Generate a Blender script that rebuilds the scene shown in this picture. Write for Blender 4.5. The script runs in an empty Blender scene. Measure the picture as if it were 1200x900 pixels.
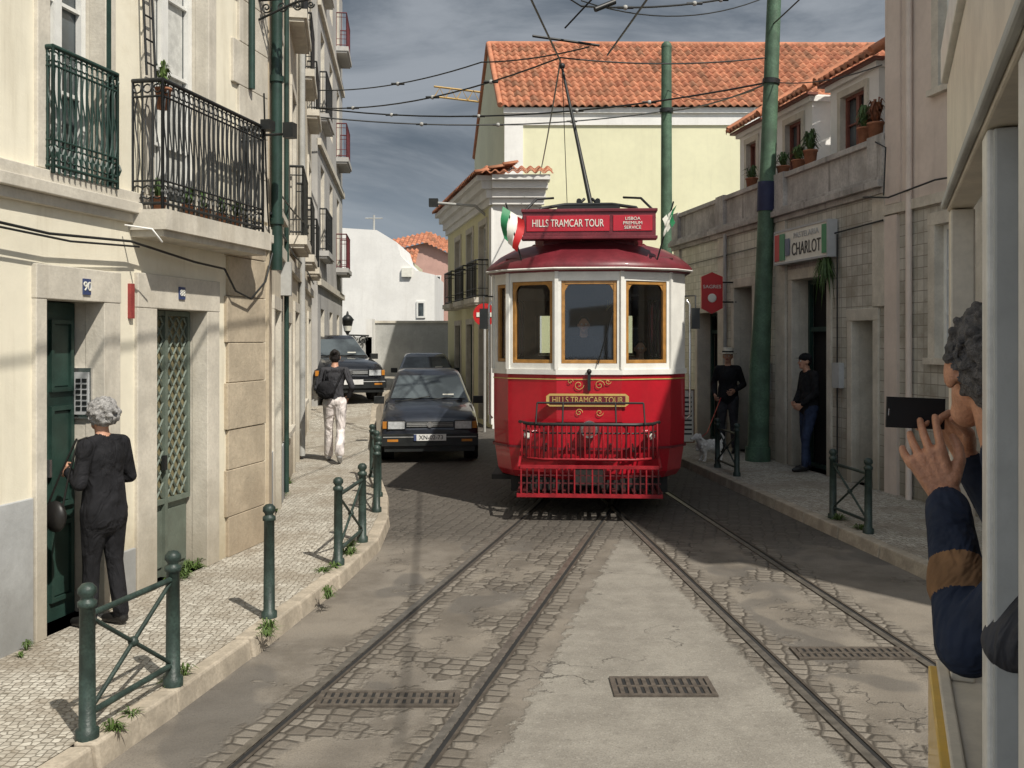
import bpy, math, random
import numpy as np
from mathutils import Vector, Matrix
random.seed(7)
S=bpy.context.scene; COL=S.collection
V=Vector
# ---------------------------------------------------------------- nodes
class NT:
    def __init__(s,name):
        s.m=bpy.data.materials.new(name); s.m.use_nodes=True; s.t=s.m.node_tree
        s.b=s.t.nodes['Principled BSDF']; s._p=None
    def node(s,ty,**k):
        n=s.t.nodes.new(ty)
        for a,v in k.items(): setattr(n,a,v)
        return n
    def put(s,inp,v):
        if hasattr(v,'links') or isinstance(v,bpy.types.NodeSocket): s.t.links.new(v,inp)
        else: inp.default_value=v
    def pos(s):
        if not s._p: s._p=s.node('ShaderNodeNewGeometry').outputs['Position']
        return s._p
    def xyz(s):
        n=s.node('ShaderNodeSeparateXYZ'); s.put(n.inputs[0],s.pos()); return n.outputs
    def ma(s,op,a,b=0.0,c=0.0,clamp=False):
        n=s.node('ShaderNodeMath',operation=op,use_clamp=clamp)
        s.put(n.inputs[0],a); s.put(n.inputs[1],b); s.put(n.inputs[2],c); return n.outputs[0]
    def vmul(s,v,k):
        n=s.node('ShaderNodeVectorMath',operation='MULTIPLY'); s.put(n.inputs[0],v); n.inputs[1].default_value=k; return n.outputs[0]
    def noise(s,scale,vec=None,detail=4,rough=.55,dist=0):
        n=s.node('ShaderNodeTexNoise'); s.put(n.inputs['Vector'],vec or s.pos())
        n.inputs['Scale'].default_value=scale; n.inputs['Detail'].default_value=detail
        n.inputs['Roughness'].default_value=rough; n.inputs['Distortion'].default_value=dist
        return n.outputs['Fac']
    def vor(s,scale,vec=None,feature='F1',out='Distance',rnd=1.0):
        n=s.node('ShaderNodeTexVoronoi',feature=feature); s.put(n.inputs['Vector'],vec or s.pos())
        n.inputs['Scale'].default_value=scale; n.inputs['Randomness'].default_value=rnd
        return n.outputs[out]
    def ss(s,v,a,b):
        n=s.node('ShaderNodeMapRange',interpolation_type='SMOOTHSTEP'); s.put(n.inputs[0],v)
        n.inputs[1].default_value=a; n.inputs[2].default_value=b; return n.outputs[0]
    def mix(s,f,a,b,mode='MIX'):
        n=s.node('ShaderNodeMix',data_type='RGBA',blend_type=mode)
        s.put(n.inputs[0],f); 
        for i,v in ((6,a),(7,b)):
            if isinstance(v,tuple) and len(v)==3: v=(*v,1)
            s.put(n.inputs[i],v)
        return n.outputs[2]
    def bump(s,h,strength=.4,dist=.02,prev=None):
        n=s.node('ShaderNodeBump'); s.put(n.inputs['Height'],h)
        n.inputs['Strength'].default_value=strength; n.inputs['Distance'].default_value=dist
        if prev: s.put(n.inputs['Normal'],prev)
        return n.outputs[0]
    def fin(s,col,rough=.8,nor=None,metal=0,spec=.4,coat=0):
        if isinstance(col,tuple) and len(col)==3: col=(*col,1)
        s.put(s.b.inputs['Base Color'],col); s.put(s.b.inputs['Roughness'],rough)
        s.b.inputs['Metallic'].default_value=metal; s.b.inputs['Specular IOR Level'].default_value=spec
        s.b.inputs['Coat Weight'].default_value=coat
        if nor: s.put(s.b.inputs['Normal'],nor)
        return s.m
def sc(c,k): return tuple(min(1,x*k) for x in c)
def M(name,col,rough=.8,var=.12,vs=2.5,bump=0.0,bs=40,metal=0,grime=0,streak=0,spec=.4,attr=False,coat=0,gc=(.10,.09,.07),gh=.7):
    n=NT(name)
    c=n.mix(n.ss(n.noise(vs,detail=3),.3,.7),sc(col,1-var),sc(col,1+var))
    c=n.mix(n.ma('MULTIPLY',n.ss(n.noise(vs*9,detail=4),.35,.75),min(1,var*2.2)),c,sc(col,.62))
    if attr:
        a=n.node('ShaderNodeVertexColor',layer_name='Col'); c=n.mix(1.0,c,a.outputs[0],'MULTIPLY')
    if streak:
        st=n.ss(n.noise(1.0,n.vmul(n.pos(),(5,5,.45)),detail=5,rough=.65),.5,.78)
        c=n.mix(n.ma('MULTIPLY',st,streak),c,gc)
        bl=n.ss(n.noise(.9,detail=6,rough=.7),.52,.72)
        c=n.mix(n.ma('MULTIPLY',bl,streak*.7),c,sc(gc,1.6))
    if grime:
        z=n.xyz()[2]
        g=n.ma('SUBTRACT',1.0,n.ss(n.ma('ADD',z,n.ma('MULTIPLY',n.noise(3.5,detail=6,rough=.7),-1.0)),-.45,gh))
        c=n.mix(n.ma('MULTIPLY',g,grime),c,gc)
    nor=None
    if bump: nor=n.bump(n.noise(bs,detail=3,rough=.65),bump,.012)
    return n.fin(c,rough,nor,metal,spec,coat)
# ---------------------------------------------------------------- mesh builder
class B:
    def __init__(s,name,M=None):
        s.name=name; s.v=[];s.f=[];s.mi=[];s.sm=[];s.fc=[];s.mats=[];s.M=M or Matrix.Identity(4)
    def m_(s,m):
        if m not in s.mats: s.mats.append(m)
        return s.mats.index(m)
    def add(s,vs,fs,m,smooth=False,col=(1,1,1)):
        o=len(s.v); s.v+= [tuple(s.M@V(p)) for p in vs]; k=s.m_(m)
        for f in fs: s.f.append([o+i for i in f]); s.mi.append(k); s.sm.append(smooth); s.fc.append(col)
    def box(s,x0,x1,y0,y1,z0,z1,m):
        s.add([(x,y,z) for z in(z0,z1) for y in(y0,y1) for x in(x0,x1)],[(0,2,3,1),(4,5,7,6),(0,1,5,4),(2,6,7,3),(0,4,6,2),(1,3,7,5)],m)
    def poly(s,pts,m,col=(1,1,1)): s.add(pts,[list(range(len(pts)))],m,False,col)
    def tube(s,pts,r,m,n=8,cap=True):
        pts=[V(p) for p in pts]; k=len(pts); rs=r if isinstance(r,(list,tuple)) else [r]*k
        vs=[]; prev=None
        for i,p in enumerate(pts):
            t=(pts[min(i+1,k-1)]-pts[max(i-1,0)]).normalized()
            a=prev if prev is not None else (V((0,0,1)) if abs(t.z)<.9 else V((1,0,0)))
            a=(a-t*a.dot(t)).normalized(); b=t.cross(a); prev=a
            for j in range(n):
                w=2*math.pi*j/n; vs.append(p+(a*math.cos(w)+b*math.sin(w))*rs[i])
        fs=[(i*n+j,i*n+(j+1)%n,(i+1)*n+(j+1)%n,(i+1)*n+j) for i in range(k-1) for j in range(n)]
        s.add(vs,fs,m,n>4)
        if cap:
            s.add(vs[:n],[list(range(n))[::-1]],m); s.add(vs[-n:],[list(range(n))],m)
    def sphere(s,c,r,m,n=12,sx=(1,1,1)):
        vs=[];k=n//2
        for i in range(k+1):
            a=math.pi*i/k
            for j in range(n):
                w=2*math.pi*j/n; vs.append((c[0]+r*sx[0]*math.sin(a)*math.cos(w),c[1]+r*sx[1]*math.sin(a)*math.sin(w),c[2]+r*sx[2]*math.cos(a)))
        s.add(vs,[(i*n+j,(i+1)*n+j,(i+1)*n+(j+1)%n,i*n+(j+1)%n) for i in range(k) for j in range(n)],m,True)
    def lathe(s,c,prof,m,n=16):
        vs=[(c[0]+r*math.cos(2*math.pi*j/n),c[1]+r*math.sin(2*math.pi*j/n),c[2]+z) for r,z in prof for j in range(n)]
        s.add(vs,[(i*n+j,i*n+(j+1)%n,(i+1)*n+(j+1)%n,(i+1)*n+j) for i in range(len(prof)-1) for j in range(n)],m,True)
    def loft(s,rings,m,smooth=False,cap=False,closed=True):
        n=len(rings[0]); vs=[p for r in rings for p in r]; e=n if closed else n-1
        s.add(vs,[(i*n+j,i*n+(j+1)%n,(i+1)*n+(j+1)%n,(i+1)*n+j) for i in range(len(rings)-1) for j in range(e)],m,smooth)
        if cap: s.poly(rings[0][::-1],m); s.poly(rings[-1],m)
    def ringbox(s,s0,s1,z0,z1,o0,o1,w,m):
        s.box(s0,s0+w,o0,o1,z0,z1,m); s.box(s1-w,s1,o0,o1,z0,z1,m)
        s.box(s0+w,s1-w,o0,o1,z0,z0+w,m); s.box(s0+w,s1-w,o0,o1,z1-w,z1,m)
    def done(s,parent=None,bevel=0):
        me=bpy.data.meshes.new(s.name); me.from_pydata(s.v,[],s.f)
        for m in s.mats: me.materials.append(m)
        me.polygons.foreach_set('material_index',s.mi); me.polygons.foreach_set('use_smooth',s.sm)
        ca=me.color_attributes.new('Col','FLOAT_COLOR','CORNER')
        buf=[]
        for p,c in zip(me.polygons,s.fc): buf+= [c[0],c[1],c[2],1.0]*p.loop_total
        ca.data.foreach_set('color',buf); me.update()
        ob=bpy.data.objects.new(s.name,me); COL.objects.link(ob)
        if parent: ob.parent=parent
        if bevel:
            md=ob.modifiers.new('bev','BEVEL'); md.width=bevel; md.segments=2; md.limit_method='ANGLE'
        return ob
def E(name):
    o=bpy.data.objects.new(name,None); COL.objects.link(o); o.empty_display_size=.1; return o
def frame(ox,oy,ux,uy,nx,ny,oz=0):
    return Matrix([[ux,nx,0,ox],[uy,ny,0,oy],[0,0,1,oz],[0,0,0,1]])
def text(name,body,size,Mx,mat,parent,ext=.003,w=None):
    c=bpy.data.curves.new(name,'FONT'); c.body=body; c.size=size; c.extrude=ext; c.align_x='CENTER'; c.align_y='CENTER'
    c.materials.append(mat); o=bpy.data.objects.new(name,c); COL.objects.link(o)
    if w: 
        bpy.context.view_layer.update(); k=w/max(.01,o.dimensions.x); Mx=Mx@Matrix.Diagonal((k,1,1,1))
    o.matrix_world=Mx; o.parent=parent; return o
def tmat(o,u,up=(0,0,1)):
    u=V(u).normalized(); up=V(up); n=u.cross(up)
    return Matrix([[u.x,up.x,n.x,o[0]],[u.y,up.y,n.y,o[1]],[u.z,up.z,n.z,o[2]],[0,0,0,1]])
# ---------------------------------------------------------------- materials
cream=M('cream_plaster',(.79,.74,.60),.9,.05,1.2,.10,55,grime=.8,streak=.36,gc=(.34,.28,.18))
cream2=M('ochre_plaster',(.60,.54,.43),.9,.12,1.0,.15,50,grime=.8,streak=.6,gc=(.22,.18,.13))
greyp=M('grey_plaster',(.42,.41,.39),.9,.12,.7,.1,40,grime=.5,streak=.5,gc=(.2,.2,.19))
whitep=M('white_plaster',(.78,.77,.74),.9,.05,1.5,.08,45,streak=.18,gc=(.4,.38,.34))
pinkp=M('pinkish_plaster',(.66,.57,.50),.9,.07,1.5,.1,45,streak=.35,gc=(.34,.28,.24))
pink2=M('pink_render',(.50,.31,.26),.9,.08,1.5,.1,25)
yellowp=M('yellow_plaster',(.72,.68,.42),.9,.05,.8,.1,45,streak=.25,gc=(.42,.38,.24))
yellow2=M('pale_yellow_plaster',(.72,.70,.49),.9,.05,.6,.06,45,streak=.18,gc=(.45,.42,.30))
dado=M('dado_grey',(.44,.45,.45),.85,.1,2,.15,40,grime=.5)
stone=M('limestone',(.58,.54,.46),.85,.12,4,.2,40,streak=.38,grime=.6,gc=(.25,.21,.15))
stone2=M('brown_stone',(.46,.39,.29),.9,.15,3,.35,30,streak=.4,grime=.5,gc=(.24,.18,.12))
greystone=M('grey_stone',(.45,.43,.40),.9,.22,3,.2,40,streak=.85,gc=(.10,.095,.085))
conc=M('concrete',(.40,.40,.38),.9,.12,2,.15,40,streak=.4,gc=(.22,.22,.2))
dgreen=M('dark_green_paint',(.022,.05,.04),.45,.2,6)
igreen=M('fence_green_paint',(.032,.052,.044),.45,.4,9,.2,60)
polegreen=M('pole_green_paint',(.080,.145,.092),.6,.3,4,.2,30,streak=.55,gc=(.035,.045,.035))
bluep=M('blue_band',(.02,.025,.07),.6)
black=M('black_iron',(.018,.02,.02),.45,.2,8)
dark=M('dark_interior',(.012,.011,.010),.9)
whitef=M('white_window_paint',(.72,.72,.69),.5,.06,8)
woodf=M('brown_wood_frame',(.16,.07,.03),.5,.2,14)
redbrown=M('redbrown_frame',(.20,.07,.05),.5,.15,10)
curtain=M('curtain',(.55,.55,.52),.9,.15,12)
gdoor=M('greygreen_door',(.13,.16,.13),.55,.15,6,grime=.3)
ochglass=M('ochre_glass',(.24,.21,.12),.3,.3,10)
maroon=M('maroon_rail',(.12,.02,.025),.6)
tilem=M('roof_tile',(.49,.20,.11),.85,.2,2.2,.2,50,attr=True,streak=.4,gc=(.17,.10,.065))
steel=M('rail_steel',(.26,.235,.20),.42,.3,14,metal=.7)
railside=M('rail_flange',(.09,.075,.06),.65,.3,10,metal=.2)
grate=M('drain_iron',(.095,.08,.065),.6,.3,20,.3,50)
rubber=M('rubber',(.02,.02,.02),.85)
chrome=M('chrome',(.6,.6,.6),.2,.05,10,metal=.9)
gold=M('gold_paint',(.50,.36,.12),.4,.1,10)
signw=M('sign_white',(.75,.74,.66),.5,.06,6)
signr=M('sign_red',(.50,.02,.02),.4,.06,6)
dullred=M('faded_red_box',(.28,.05,.045),.6,.15,10)
signg=M('sign_green',(.03,.22,.09),.4,.06,6)
blacktxt=M('black_lettering',(.02,.02,.02),.5)
terracotta=M('terracotta_pot',(.36,.16,.09),.85,.15,10)
leaf=M('leaf_green',(.06,.11,.03),.6,.4,20)
leaf2=M('weed_green',(.08,.13,.03),.6,.4,20)
leafr=M('leaf_reddish',(.20,.07,.03),.6,.4,20)
bluetile=M('blue_enamel',(.05,.07,.16),.3)
def glassmat(name,col,rough=.06):
    n=NT(name); c=n.mix(n.ss(n.noise(1.3),.4,.65),col,sc(col,2.6)); return n.fin(c,rough,None,0,.8)
glass=glassmat('window_glass',(.035,.042,.045))
def clearglass():
    n=NT('clear_glass'); t=n.t; tr=n.node('ShaderNodeBsdfTransparent'); gl=n.node('ShaderNodeBsdfGlossy')
    tr.inputs[0].default_value=(.74,.78,.77,1); gl.inputs['Roughness'].default_value=.03
    lw=n.node('ShaderNodeLayerWeight'); lw.inputs[0].default_value=.35
    f=n.ma('ADD',n.ma('MULTIPLY',lw.outputs[0],.7),.06)
    mx=n.node('ShaderNodeMixShader'); n.put(mx.inputs[0],f); n.put(mx.inputs[1],tr.outputs[0]); n.put(mx.inputs[2],gl.outputs[0])
    t.links.new(mx.outputs[0],t.nodes['Material Output'].inputs[0]); return n.m
cglass=clearglass()
def azulejo():
    n=NT('facade_tiles'); x=n.xyz(); cv=n.node('ShaderNodeCombineXYZ'); n.put(cv.inputs[0],x[1]); n.put(cv.inputs[1],x[2])
    bt=n.node('ShaderNodeTexBrick',offset=0.0); n.put(bt.inputs['Vector'],cv.outputs[0]); bt.inputs['Scale'].default_value=1
    bt.inputs['Brick Width'].default_value=.14; bt.inputs['Row Height'].default_value=.14; bt.inputs['Mortar Size'].default_value=.005
    bt.inputs['Color1'].default_value=(.54,.52,.46,1); bt.inputs['Color2'].default_value=(.41,.40,.35,1); bt.inputs['Mortar'].default_value=(.22,.20,.17,1)
    c=n.mix(n.ma('MULTIPLY',n.ss(n.noise(2.2,detail=7,rough=.7),.42,.66),.65),bt.outputs[0],(.24,.21,.16))
    g=n.ma('SUBTRACT',1.0,n.ss(n.ma('ADD',x[2],n.ma('MULTIPLY',n.noise(3),-1.0)),-.4,.9))
    c=n.mix(n.ma('MULTIPLY',g,.6),c,(.16,.14,.10))
    return n.fin(c,.45,n.bump(bt.outputs['Fac'],-.4,.008),0,.4)
azu=azulejo()
def calcada():
    n=NT('calcada_paving'); p=n.pos(); w=n.vmul(p,(1,1,0))
    e=n.vor(23,w,'DISTANCE_TO_EDGE',rnd=.5); cc=n.vor(23,w,'F1','Color',rnd=.5)
    sp=n.node('ShaderNodeSeparateColor'); n.put(sp.inputs[0],cc)
    c=n.mix(sp.outputs[0],(.34,.31,.26),(.55,.52,.45))
    c=n.mix(n.ss(e,.10,.0),c,(.15,.13,.10))
    c=n.mix(n.ma('MULTIPLY',n.ss(n.noise(1.4,w,6,.7),.40,.66),.65),c,(.24,.20,.15))
    h=n.ma('ADD',n.ss(e,0,.14),n.ma('MULTIPLY',n.noise(1.3,w,3),3.0))
    return n.fin(c,.75,n.bump(h,.6,.012),0,.35)
calc=calcada()
def roadmat():
    n=NT('road_surface'); x,y,z=n.xyz(); w=n.vmul(n.pos(),(1,1,0))
    def ab(a,b): return n.ma('SUBTRACT',x,n.ma('ADD',n.ma('MULTIPLY',y,a),b))
    e1=ab(.222,-2.396); e2=ab(.222,-1.456); r1=ab(-.0736,2.147); r2=ab(-.077,3.145)
    nz=n.noise(1.6,w,5,.7); nf=n.noise(6,w,5,.7); wob=n.ma('MULTIPLY',n.ma('SUBTRACT',nf,.5),.34)
    grain=n.noise(95,w,2,.7); big=n.noise(.55,w,4,.6)
    dr=n.ma('MINIMUM',n.ma('MINIMUM',n.ma('ABSOLUTE',e1),n.ma('ABSOLUTE',e2)),n.ma('MINIMUM',n.ma('ABSOLUTE',r1),n.ma('ABSOLUTE',r2)))
    near=n.ss(n.ma('ADD',dr,wob),.22,.13)
    asp=n.mix(n.ss(nz,.35,.65),(.140,.122,.100),(.215,.192,.162))
    asp=n.mix(n.ma('MULTIPLY',n.ss(big,.48,.60),.7),asp,(.25,.22,.18))
    asp=n.mix(n.ma('MULTIPLY',n.ss(n.noise(.8,n.vmul(w,(1,.6,1)),3,.5),.55,.575),.6),asp,(.10,.093,.085))
    cm=n.ma('MINIMUM',n.ma('SUBTRACT',n.ma('ADD',e2,wob),.30),n.ma('SUBTRACT',n.ma('MULTIPLY',n.ma('ADD',r1,wob),-1.0),.14))
    cm=n.ma('MINIMUM',cm,n.ma('MULTIPLY',n.ma('SUBTRACT',10.2,y),.4))
    cmask=n.ss(cm,-.01,.03)
    ctr=n.mix(n.ss(n.noise(2.3,w,6,.75),.35,.68),(.210,.193,.165),(.285,.265,.228))
    ctr=n.mix(n.ma('MULTIPLY',n.ss(n.noise(14,w,4,.7),.5,.75),.5),ctr,(.15,.135,.115))
    ctr=n.mix(n.ma('MULTIPLY',n.ss(n.noise(48,w,2,.6),.56,.70),.5),ctr,(.36,.34,.30))
    v2=n.node('ShaderNodeVectorRotate',rotation_type='Z_AXIS'); n.put(v2.inputs[0],w); v2.inputs['Angle'].default_value=.22
    sv=n.vmul(v2.outputs[0],(.85,1.1,1)); e=n.vor(9.5,sv,'DISTANCE_TO_EDGE',rnd=.38); cc=n.vor(9.5,sv,'F1','Color',rnd=.38)
    sp=n.node('ShaderNodeSeparateColor'); n.put(sp.inputs[0],cc)
    sett=n.mix(sp.outputs[0],(.125,.108,.088),(.230,.205,.172)); sett=n.mix(n.ss(e,.10,.015),sett,(.068,.058,.046))
    inl=n.ma('MULTIPLY',n.ss(e1,-.05,.05),n.ss(e2,.05,-.05))
    inr=n.ma('MULTIPLY',n.ss(r1,-.05,.05),n.ss(r2,.05,-.05))
    pn=n.noise(1.5,w,5,.65)
    smk=n.ma('MAXIMUM',near,n.ma('MULTIPLY',inl,n.ss(pn,.49,.54)))
    smk=n.ma('MAXIMUM',smk,n.ma('MULTIPLY',inr,n.ss(pn,.54,.59)))
    smk=n.ma('MAXIMUM',smk,n.ma('MULTIPLY',n.ss(pn,.61,.64),.7))
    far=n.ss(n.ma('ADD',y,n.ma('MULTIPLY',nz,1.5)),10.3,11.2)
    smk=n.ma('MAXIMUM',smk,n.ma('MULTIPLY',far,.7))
    smk=n.ma('MULTIPLY',smk,n.ma('SUBTRACT',1.0,n.ma('MULTIPLY',cmask,n.ma('SUBTRACT',1.0,near))))
    c=n.mix(cmask,asp,ctr); c=n.mix(smk,c,sett)
    c=n.mix(n.ma('MULTIPLY',far,.60),c,(.045,.04,.035))  # far road darkened in colour: dark asphalt plus painted shade around the tram
    oc=n.ma('MINIMUM',n.ma('ABSOLUTE',n.ma('SUBTRACT',e1,.47)),n.ma('ABSOLUTE',n.ma('SUBTRACT',r1,.48)))
    c=n.mix(n.ma('MULTIPLY',n.ss(n.ma('ADD',oc,wob),.26,.0),.28),c,(.07,.06,.05))
    dv=n.node('ShaderNodeVectorMath',operation='ADD'); n.put(dv.inputs[0],w); nn=n.node('ShaderNodeTexNoise'); n.put(nn.inputs['Vector'],w); nn.inputs['Scale'].default_value=3.5
    nn.inputs['Detail'].default_value=5; n.put(dv.inputs[1],n.vmul(nn.outputs['Color'],(1.1,1.1,0)))
    cr=n.ss(n.vor(.75,dv.outputs[0],'DISTANCE_TO_EDGE'),.009,.001)
    cr=n.ma('MULTIPLY',cr,n.ss(n.noise(1.3,w,3),.50,.62))
    c=n.mix(n.ma('MULTIPLY',cr,.7),c,(.05,.045,.038))
    c=n.mix(n.ma('MULTIPLY',n.ss(grain,.42,.75),.45),c,(.07,.065,.058))
    gr=n.ma('ADD',n.ma('ADD',n.ma('MULTIPLY',grain,.30),n.ma('MULTIPLY',nf,.7)),n.ma('ADD',n.ma('MULTIPLY',n.ma('MULTIPLY',smk,n.ss(e,0,.2)),.9),n.ma('MULTIPLY',cmask,.5)))
    gr=n.ma('SUBTRACT',gr,n.ma('MULTIPLY',cr,.6))
    return n.fin(c,.82,n.bump(gr,.7,.022),0,.35)
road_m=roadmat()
kerb_m=M('kerb_stone',(.38,.33,.26),.85,.22,5,.3,35)
earth=M('earth_asphalt',(.12,.11,.095),.95,.2,.5)
# ---------------------------------------------------------------- ground
b=B('ground'); b.poly([(-400,-100,-.02),(400,-100,-.02),(400,900,-.02),(-400,900,-.02)],earth); b.done()
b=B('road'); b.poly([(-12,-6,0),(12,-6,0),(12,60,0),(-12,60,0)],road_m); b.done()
kl=[(-3.05,-1,.12),(-2.75,1,.12),(-2.35,3,.12),(-1.97,4.7,.12),(-1.83,5.42,.12),(-1.67,6.37,.12),(-1.43,8.13,.12),(-1.30,9.6,.12),(-1.36,10.9,.12),(-1.52,12.2,.12),(-1.98,14.7,.13),(-2.35,17,.15),(-2.72,19.6,.30),(-2.95,21.5,.60),(-3.1,24,.74),(-3.3,30,.78),(-3.6,36,.78)]
b=B('sidewalk'); n=len(kl)
b.loft([[(-7.0,y,z),(x-.13,y,z)] for x,y,z in kl],calc,closed=False); b.done()
b=B('kerb')
for i in range(n-1):
    (x0,y0,z0),(x1,y1,z1)=kl[i],kl[i+1]; L=math.hypot(x1-x0,y1-y0); k=max(1,int(L/.8))
    for j in range(k):
        a=j/k; c=(j+1)/k-.012; A=(x0+(x1-x0)*a,y0+(y1-y0)*a,z0+(z1-z0)*a); C=(x0+(x1-x0)*c,y0+(y1-y0)*c,z0+(z1-z0)*c); q=random.uniform(-.012,.012); dz=random.uniform(-.004,.006)
        b.add([(A[0]-.135,A[1],-.01),(A[0]+q,A[1],-.01),(A[0]-.015+q,A[1],A[2]+.004+dz),(A[0]-.135,A[1],A[2]+.004+dz),(C[0]-.135,C[1],-.01),(C[0]+q,C[1],-.01),(C[0]-.015+q,C[1],C[2]+.004+dz),(C[0]-.135,C[1],C[2]+.004+dz)],
          [(0,1,2,3),(4,7,6,5),(1,5,6,2),(2,6,7,3),(0,3,7,4)],kerb_m)
b.done(bevel=.014)
kr=lambda y:4.40-.1007*y
b=B('sidewalk'); b.poly([(kr(3)+.13,3,.12),(9,3,.12),(9,26,.12),(kr(26)+.13,26,.12)],calc); b.done()
b=B('kerb'); y=3
while y<26:
    x0,x1=kr(y),kr(y+.88); b.add([(x0,y,-.01),(x0+.135,y,-.01),(x0+.135,y,.124),(x0+.015,y,.124),(x1,y+.88,-.01),(x1+.135,y+.88,-.01),(x1+.135,y+.88,.124),(x1+.015,y+.88,.124)],[(0,3,2,1),(4,5,6,7),(0,4,7,3),(3,7,6,2),(1,2,6,5)],kerb_m); y+=.9
b.done(bevel=.012)
tt=E('tram_track')
def rail(name,fx,y0,y1,dy=.5):
    b=B(name); P=[]; y=y0
    while y<=y1+1e-6: P.append((fx(y),y)); y+=dy
    for o0,o1,z,m in((-.062,-.012,.010,steel),(-.012,.020,.003,rubber),(.020,.040,.009,railside)):
        b.loft([[(x+o0,y,z),(x+o1,y,z)] for x,y in P],m,closed=False)
        b.loft([[(x+o0,y,z-.01),(x+o0,y,z)] for x,y in P],railside,closed=False)
    b.done(tt)
def left(c): return lambda y:(.222*y-2.396+c) if y<12 else (.222*12-2.396+c)+.222*2.5*(1-math.exp(-(y-12)/2.5))
def right(c,a=-.0736): return lambda y: 2.147+a*y+c
rail('rail_1',left(0),1,21); rail('rail_2',left(.94),1,21); rail('rail_3',right(0),1,21); rail('rail_4',lambda y:3.145-.077*y,1,21)
def drain(x0,x1,y0,y1):
    b=B('drain_grate')
    b.box(x0,x1,y0,y1,.001,.006,rubber)
    for a,c,d,e in((x0-.03,x1+.03,y0-.03,y0),(x0-.03,x1+.03,y1,y1+.03),(x0-.03,x0,y0,y1),(x1,x1+.03,y0,y1)): b.box(a,c,d,e,.001,.013,grate)
    k=int((x1-x0)/.045)
    for i in range(k): 
        x=x0+(i+.5)*(x1-x0)/k; b.box(x-.013,x+.013,y0,y1,.002,.011,grate)
    b.box(x0,x1,(y0+y1)/2-.012,(y0+y1)/2+.012,.002,.012,grate)
    b.done()
drain(-1.08,-.33,5.52,5.70); drain(.62,1.16,5.68,5.94); drain(1.88,2.58,6.34,6.52)
# ---------------------------------------------------------------- facade helpers
def facade(b,L,z0,z1,ops,m,depth=.22,mrev=None,s0=0):
    xs=sorted({s0,L,*[o[0] for o in ops],*[o[1] for o in ops]}); zs=sorted({z0,z1,*[o[2] for o in ops],*[o[3] for o in ops]})
    for i in range(len(xs)-1):
        for j in range(len(zs)-1):
            cx=(xs[i]+xs[i+1])/2; cz=(zs[j]+zs[j+1])/2
            if any(o[0]<cx<o[1] and o[2]<cz<o[3] for o in ops): continue
            b.poly([(xs[i],0,zs[j]),(xs[i+1],0,zs[j]),(xs[i+1],0,zs[j+1]),(xs[i],0,zs[j+1])],m)
    r=mrev or m
    for a,c,d,e in[o[:4] for o in ops]:
        b.poly([(a,0,d),(a,-depth,d),(a,-depth,e),(a,0,e)],r); b.poly([(c,0,d),(c,-depth,d),(c,-depth,e),(c,0,e)],r)
        b.poly([(a,0,e),(c,0,e),(c,-depth,e),(a,-depth,e)],r); b.poly([(a,0,d),(c,0,d),(c,-depth,d),(a,-depth,d)],r)
def shell(b,L,z0,z1,D,m,top,s0=0,back=True):
    b.poly([(s0,0,z0),(s0,-D,z0),(s0,-D,z1),(s0,0,z1)],m); b.poly([(L,0,z0),(L,-D,z0),(L,-D,z1),(L,0,z1)],m)
    if back: b.poly([(s0,-D,z0),(L,-D,z0),(L,-D,z1),(s0,-D,z1)],m)
    if top: b.poly([(s0,0,z1),(L,0,z1),(L,-D,z1),(s0,-D,z1)],top)
def win(b,s0,s1,z0,z1,o=-.18,fm=whitef,gm=glass,nx=2,nz=3,fw=.05,bw=.025):
    b.poly([(s0,o-.02,z0),(s1,o-.02,z0),(s1,o-.02,z1),(s0,o-.02,z1)],gm)
    b.ringbox(s0+.004,s1-.004,z0+.004,z1-.004,o-.015,o+.03,fw,fm)
    for i in range(1,nx):
        x=s0+(s1-s0)*i/nx; w=fw*.8 if (nx==2 or i*2==nx) else bw/2; b.box(x-w,x+w,o-.014,o+.026,z0+fw,z1-fw,fm)
    for i in range(1,nz):
        z=z0+(z1-z0)*i/nz; b.box(s0+fw,s1-fw,o-.013,o+.018,z-bw/2,z+bw/2,fm)
def surround(b,s0,s1,z0,z1,m,w=.12,w2=None,h=.14,pr=.03,sill=True,d=.1):
    w2=w2 or w
    b.box(s0-w,s0+.004,-d,pr,z0,z1-.004,m); b.box(s1-.004,s1+w2,-d,pr,z0,z1-.004,m)
    b.box(s0-w-.003,s1+w2+.003,-d,pr+.004,z1-.004,z1+h,m)
    if sill: b.box(s0-w-.03,s1+w2+.03,-d,pr+.05,z0-.07,z0+.003,m)
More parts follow.
